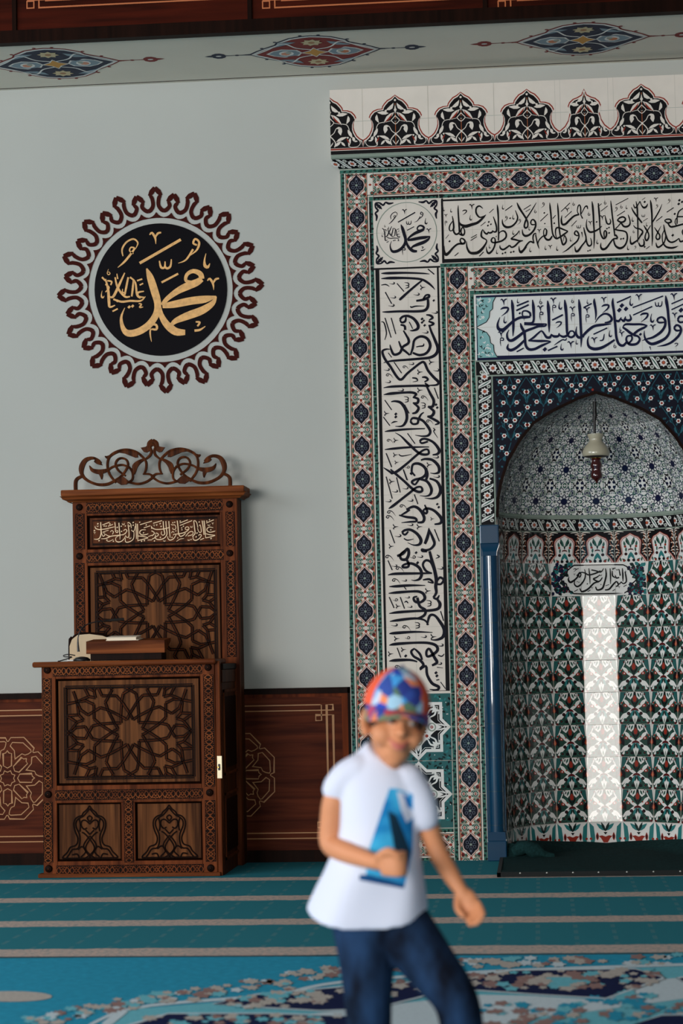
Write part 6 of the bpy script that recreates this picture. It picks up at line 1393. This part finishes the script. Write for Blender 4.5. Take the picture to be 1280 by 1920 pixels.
# cap
def patch_mat(name, cols, scale):
    m = bpy.data.materials.new(name); m.use_nodes = True; nt = m.node_tree; b = nt.nodes['Principled BSDF']
    tc = nt.nodes.new('ShaderNodeTexCoord'); v = nt.nodes.new('ShaderNodeTexVoronoi'); v.inputs['Scale'].default_value = scale; nt.links.new(tc.outputs['Object'], v.inputs['Vector'])
    sp = nt.nodes.new('ShaderNodeSeparateColor'); nt.links.new(v.outputs['Color'], sp.inputs[0])
    r = nt.nodes.new('ShaderNodeValToRGB'); r.color_ramp.interpolation = 'CONSTANT'
    for i, c_ in enumerate(cols):
        e = r.color_ramp.elements[i] if i < 2 else r.color_ramp.elements.new(i / len(cols))
        e.position = i / len(cols); e.color = lin(c_) + (1,)
    nt.links.new(sp.outputs[0], r.inputs[0]); nt.links.new(r.outputs[0], b.inputs['Base Color']); b.inputs['Roughness'].default_value = .85
    MATS[name] = m
patch_mat('cap_print', [(30, 50, 130), (150, 190, 214), (60, 150, 214), (24, 60, 170), (80, 110, 90), (226, 130, 84), (40, 70, 150), (190, 196, 214)], 30)
patch_mat('brim_print', [(40, 60, 150), (120, 150, 180), (110, 120, 90), (190, 60, 70), (214, 120, 80), (60, 60, 140)], 34)
mat('cap_orange', (226, 84, 50), rough=.85); mat('cap_navy', (24, 32, 96), rough=.85); mat('cap_under', (150, 50, 46), rough=.9)
mb = MB(); n = 40
CAPR = (.081, .098, .096)
def cpt(a, t): return hd(CAPR[0] * math.sin(t) * math.cos(a), .010 + CAPR[1] * math.sin(t) * math.sin(a), .030 + CAPR[2] * math.cos(t))
for i in range(12):
    for j in range(n):
        t0, t1 = PI / 2 * i / 12 + .001, PI / 2 * (i + 1) / 12; a0, a1 = 2 * PI * j / n, 2 * PI * (j + 1) / n
        am = (a0 + a1) / 2; front = math.sin(am) < (-.80 if math.cos(am) > 0 else -.48)
        mb.face([cpt(a0, t0), cpt(a0, t1), cpt(a1, t1), cpt(a1, t0)], 'cap_print' if front or i < 1 else 'cap_orange' if i > 1 else 'cap_navy', True)
ball(mb, hd(0, .010, .128), (.007, .007, .004), 'cap_navy')
cap = mb.build('cap', boy)
mb = MB(); rows_t, rows_b = [], []
for i in range(9):
    k = i / 8; rt, rb = [], []
    for j in range(25):
        a = math.radians(-168 + 156 * j / 24); s_ = math.sin(math.radians(180 * j / 24))
        x = CAPR[0] * math.cos(a) * (1 + .10 * k * s_); y = .010 + CAPR[1] * math.sin(a) - .058 * k * s_ ** .8; z = .030 - .006 * k * s_ - .030 * k * (x / .075) ** 2 - .004 * (x / .075) ** 2
        rt.append(hd(x, y, z + .003)); rb.append(hd(x, y, z - .001))
    rows_t.append(rt); rows_b.append(rb)
mb.grid(rows_t, 'brim_print', True); mb.grid(rows_b, 'cap_under', True); mb.grid([rows_t[-1], rows_b[-1]], 'brim_print', True)
mb.build('brim', cap)
# shirt with its print
def halfplane_mask(nt, pos, quad):
    out = None; sx = nt.nodes.new('ShaderNodeSeparateXYZ'); nt.links.new(pos, sx.inputs[0])
    def M(op, a, b):
        n_ = nt.nodes.new('ShaderNodeMath'); n_.operation = op
        for i, q in enumerate((a, b)):
            if isinstance(q, (int, float)): n_.inputs[i].default_value = q
            else: nt.links.new(q, n_.inputs[i])
        return n_.outputs[0]
    base = Vector(boy.location); P = [un(x, y, Y=YBOY - .09) - base for x, y in quad]
    for i in range(len(P)):
        a, b = P[i], P[(i + 1) % len(P)]; ex, ez = b.x - a.x, b.z - a.z     # clockwise in the photo: inside on the right
        d = M('ADD', M('MULTIPLY', sx.outputs[0], -ez), M('ADD', M('MULTIPLY', sx.outputs[2], ex), ez * a.x - ex * a.z))
        ins_ = M('LESS_THAN', d, 0.0); out = ins_ if out is None else M('MULTIPLY', out, ins_)
    return M('MULTIPLY', out, M('LESS_THAN', sx.outputs[1], .02))
m = mat('shirt', (206, 209, 226), rough=.9, spec=.2); nt = m.node_tree; b = nt.nodes['Principled BSDF']
tc = nt.nodes.new('ShaderNodeTexCoord'); pos = tc.outputs['Object']
nz = nt.nodes.new('ShaderNodeTexNoise'); nz.inputs['Scale'].default_value = 14; nt.links.new(pos, nz.inputs['Vector'])
rb_ = nt.nodes.new('ShaderNodeValToRGB'); rb_.color_ramp.elements[0].position = .4; rb_.color_ramp.elements[0].color = lin((20, 116, 178)) + (1,); rb_.color_ramp.elements[1].position = .62; rb_.color_ramp.elements[1].color = lin((60, 168, 216)) + (1,)
nt.links.new(nz.outputs['Fac'], rb_.inputs[0])
last = None
for quad, col in (([(706, 1478), (742, 1480), (772, 1492), (771, 1600), (756, 1668), (673, 1648), (692, 1590)], rb_.outputs[0]), ([(726, 1520), (742, 1530), (768, 1600), (762, 1625), (742, 1616)], lin((14, 44, 62)) + (1,)), ([(742, 1486), (762, 1490), (774, 1535), (760, 1545), (750, 1520)], lin((206, 209, 226)) + (1,)), ([(752, 1488), (768, 1500), (770, 1520), (762, 1516)], lin((24, 110, 180)) + (1,)), ([(674, 1640), (694, 1640), (758, 1660), (756, 1668), (673, 1650)], lin((18, 70, 120)) + (1,))):
    k = halfplane_mask(nt, pos, quad); mx = nt.nodes.new('ShaderNodeMix'); mx.data_type = 'RGBA'; nt.links.new(k, mx.inputs[0])
    if last is None: mx.inputs[6].default_value = lin((206, 209, 226)) + (1,)
    else: nt.links.new(last, mx.inputs[6])
    if isinstance(col, tuple): mx.inputs[7].default_value = col
    else: nt.links.new(col, mx.inputs[7])
    last = mx.outputs[2]
nt.links.new(last, b.inputs['Base Color'])
mb = MB(); rows = []
rings = [(1404, 688, 752, .048, 20), (1418, 676, 762, .056, 16), (1438, 650, 776, .064, 8), (1465, 632, 786, .078, 4), (1510, 634, 786, .090, 0), (1560, 634, 785, .094, 0), (1620, 613, 791, .100, 0), (1660, 593, 797, .104, 6), (1690, 579, 801, .107, 22), (1700, 575, 802, .108, 30), (1704, 577, 800, .106, 32)]
RR = cr([tuple(map(float, r)) for r in rings], 4)
for py, xl, xr_, dp, dip in RR:
    row = []
    for j in range(40):
        a = 2 * PI * j / 40; ca, sa = math.cos(a), math.sin(a)
        fold = .006 * math.sin(5 * a + py * .02) * max(0, min(1, (py - 1500) / 160))
        px = (xl + xr_) / 2 + (xr_ - xl) / 2 * (abs(ca) ** .9) * (1 if ca > 0 else -1)
        p = bp(px, py + (dip if sa < 0 else -6) * abs(sa) + (px - 720) * .42 * max(0, min(1, (1450 - py) / 40)), .015); p.y += dp * sa * 1.0 + fold; row.append(p)
    rows.append(row)
mb.grid(rows, 'shirt', True, True); mb.face(rows[0][::-1], 'shirt'); mb.face(rows[-1], 'shirt')
limb(mb, [(bp(676, 1446, 0), .046), (bp(652, 1458, 0), .044), (bp(632, 1480, 0), .040)], 'shirt', 16)
limb(mb, [(bp(762, 1462, 0), .046), (bp(784, 1498, 0), .043), (bp(797, 1532, .005), .038)], 'shirt', 16)
fuse(mb, 'shirt', boy, .0055, 5)
# jeans
m = mat('denim', (20, 34, 58), rough=.85, spec=.1, bump=.2, bscale=300); nt = m.node_tree
nz = nt.nodes.new('ShaderNodeTexNoise'); nz.inputs['Scale'].default_value = 7; nz.inputs['Detail'].default_value = 3
tc = nt.nodes.new('ShaderNodeTexCoord'); mp = nt.nodes.new('ShaderNodeMapping'); mp.inputs['Scale'].default_value = (1.6, 1, .8); nt.links.new(tc.outputs['Object'], mp.inputs[0]); nt.links.new(mp.outputs[0], nz.inputs['Vector'])
rb_ = nt.nodes.new('ShaderNodeValToRGB'); rb_.color_ramp.elements[0].position = .38; rb_.color_ramp.elements[0].color = lin((8, 13, 25)) + (1,); rb_.color_ramp.elements[1].position = .66; rb_.color_ramp.elements[1].color = lin((32, 56, 88)) + (1,)
nt.links.new(nz.outputs['Fac'], rb_.inputs[0]); nt.links.new(rb_.outputs[0], nt.nodes['Principled BSDF'].inputs['Base Color'])
mb = MB()
limb(mb, [(bp(700, 1690, .02), .088), (bp(712, 1722, .02), .094), (bp(716, 1745, .02), .088)], 'denim', 16)
limb(mb, [(bp(680, 1730, .015), .080), (bp(687, 1800, .0), .071), (kL, .060), (kL.lerp(aL, .45), .054), (aL + Vector((0, .005, .03)), .050)], 'denim', 16)
limb(mb, [(bp(748, 1732, .015), .080), (bp(803, 1805, -.03), .069), (kR, .057), (kR.lerp(aR, .45), .053), (aR + Vector((0, .005, .03)), .049)], 'denim', 16)
fuse(mb, 'jeans', boy, .0055, 6)
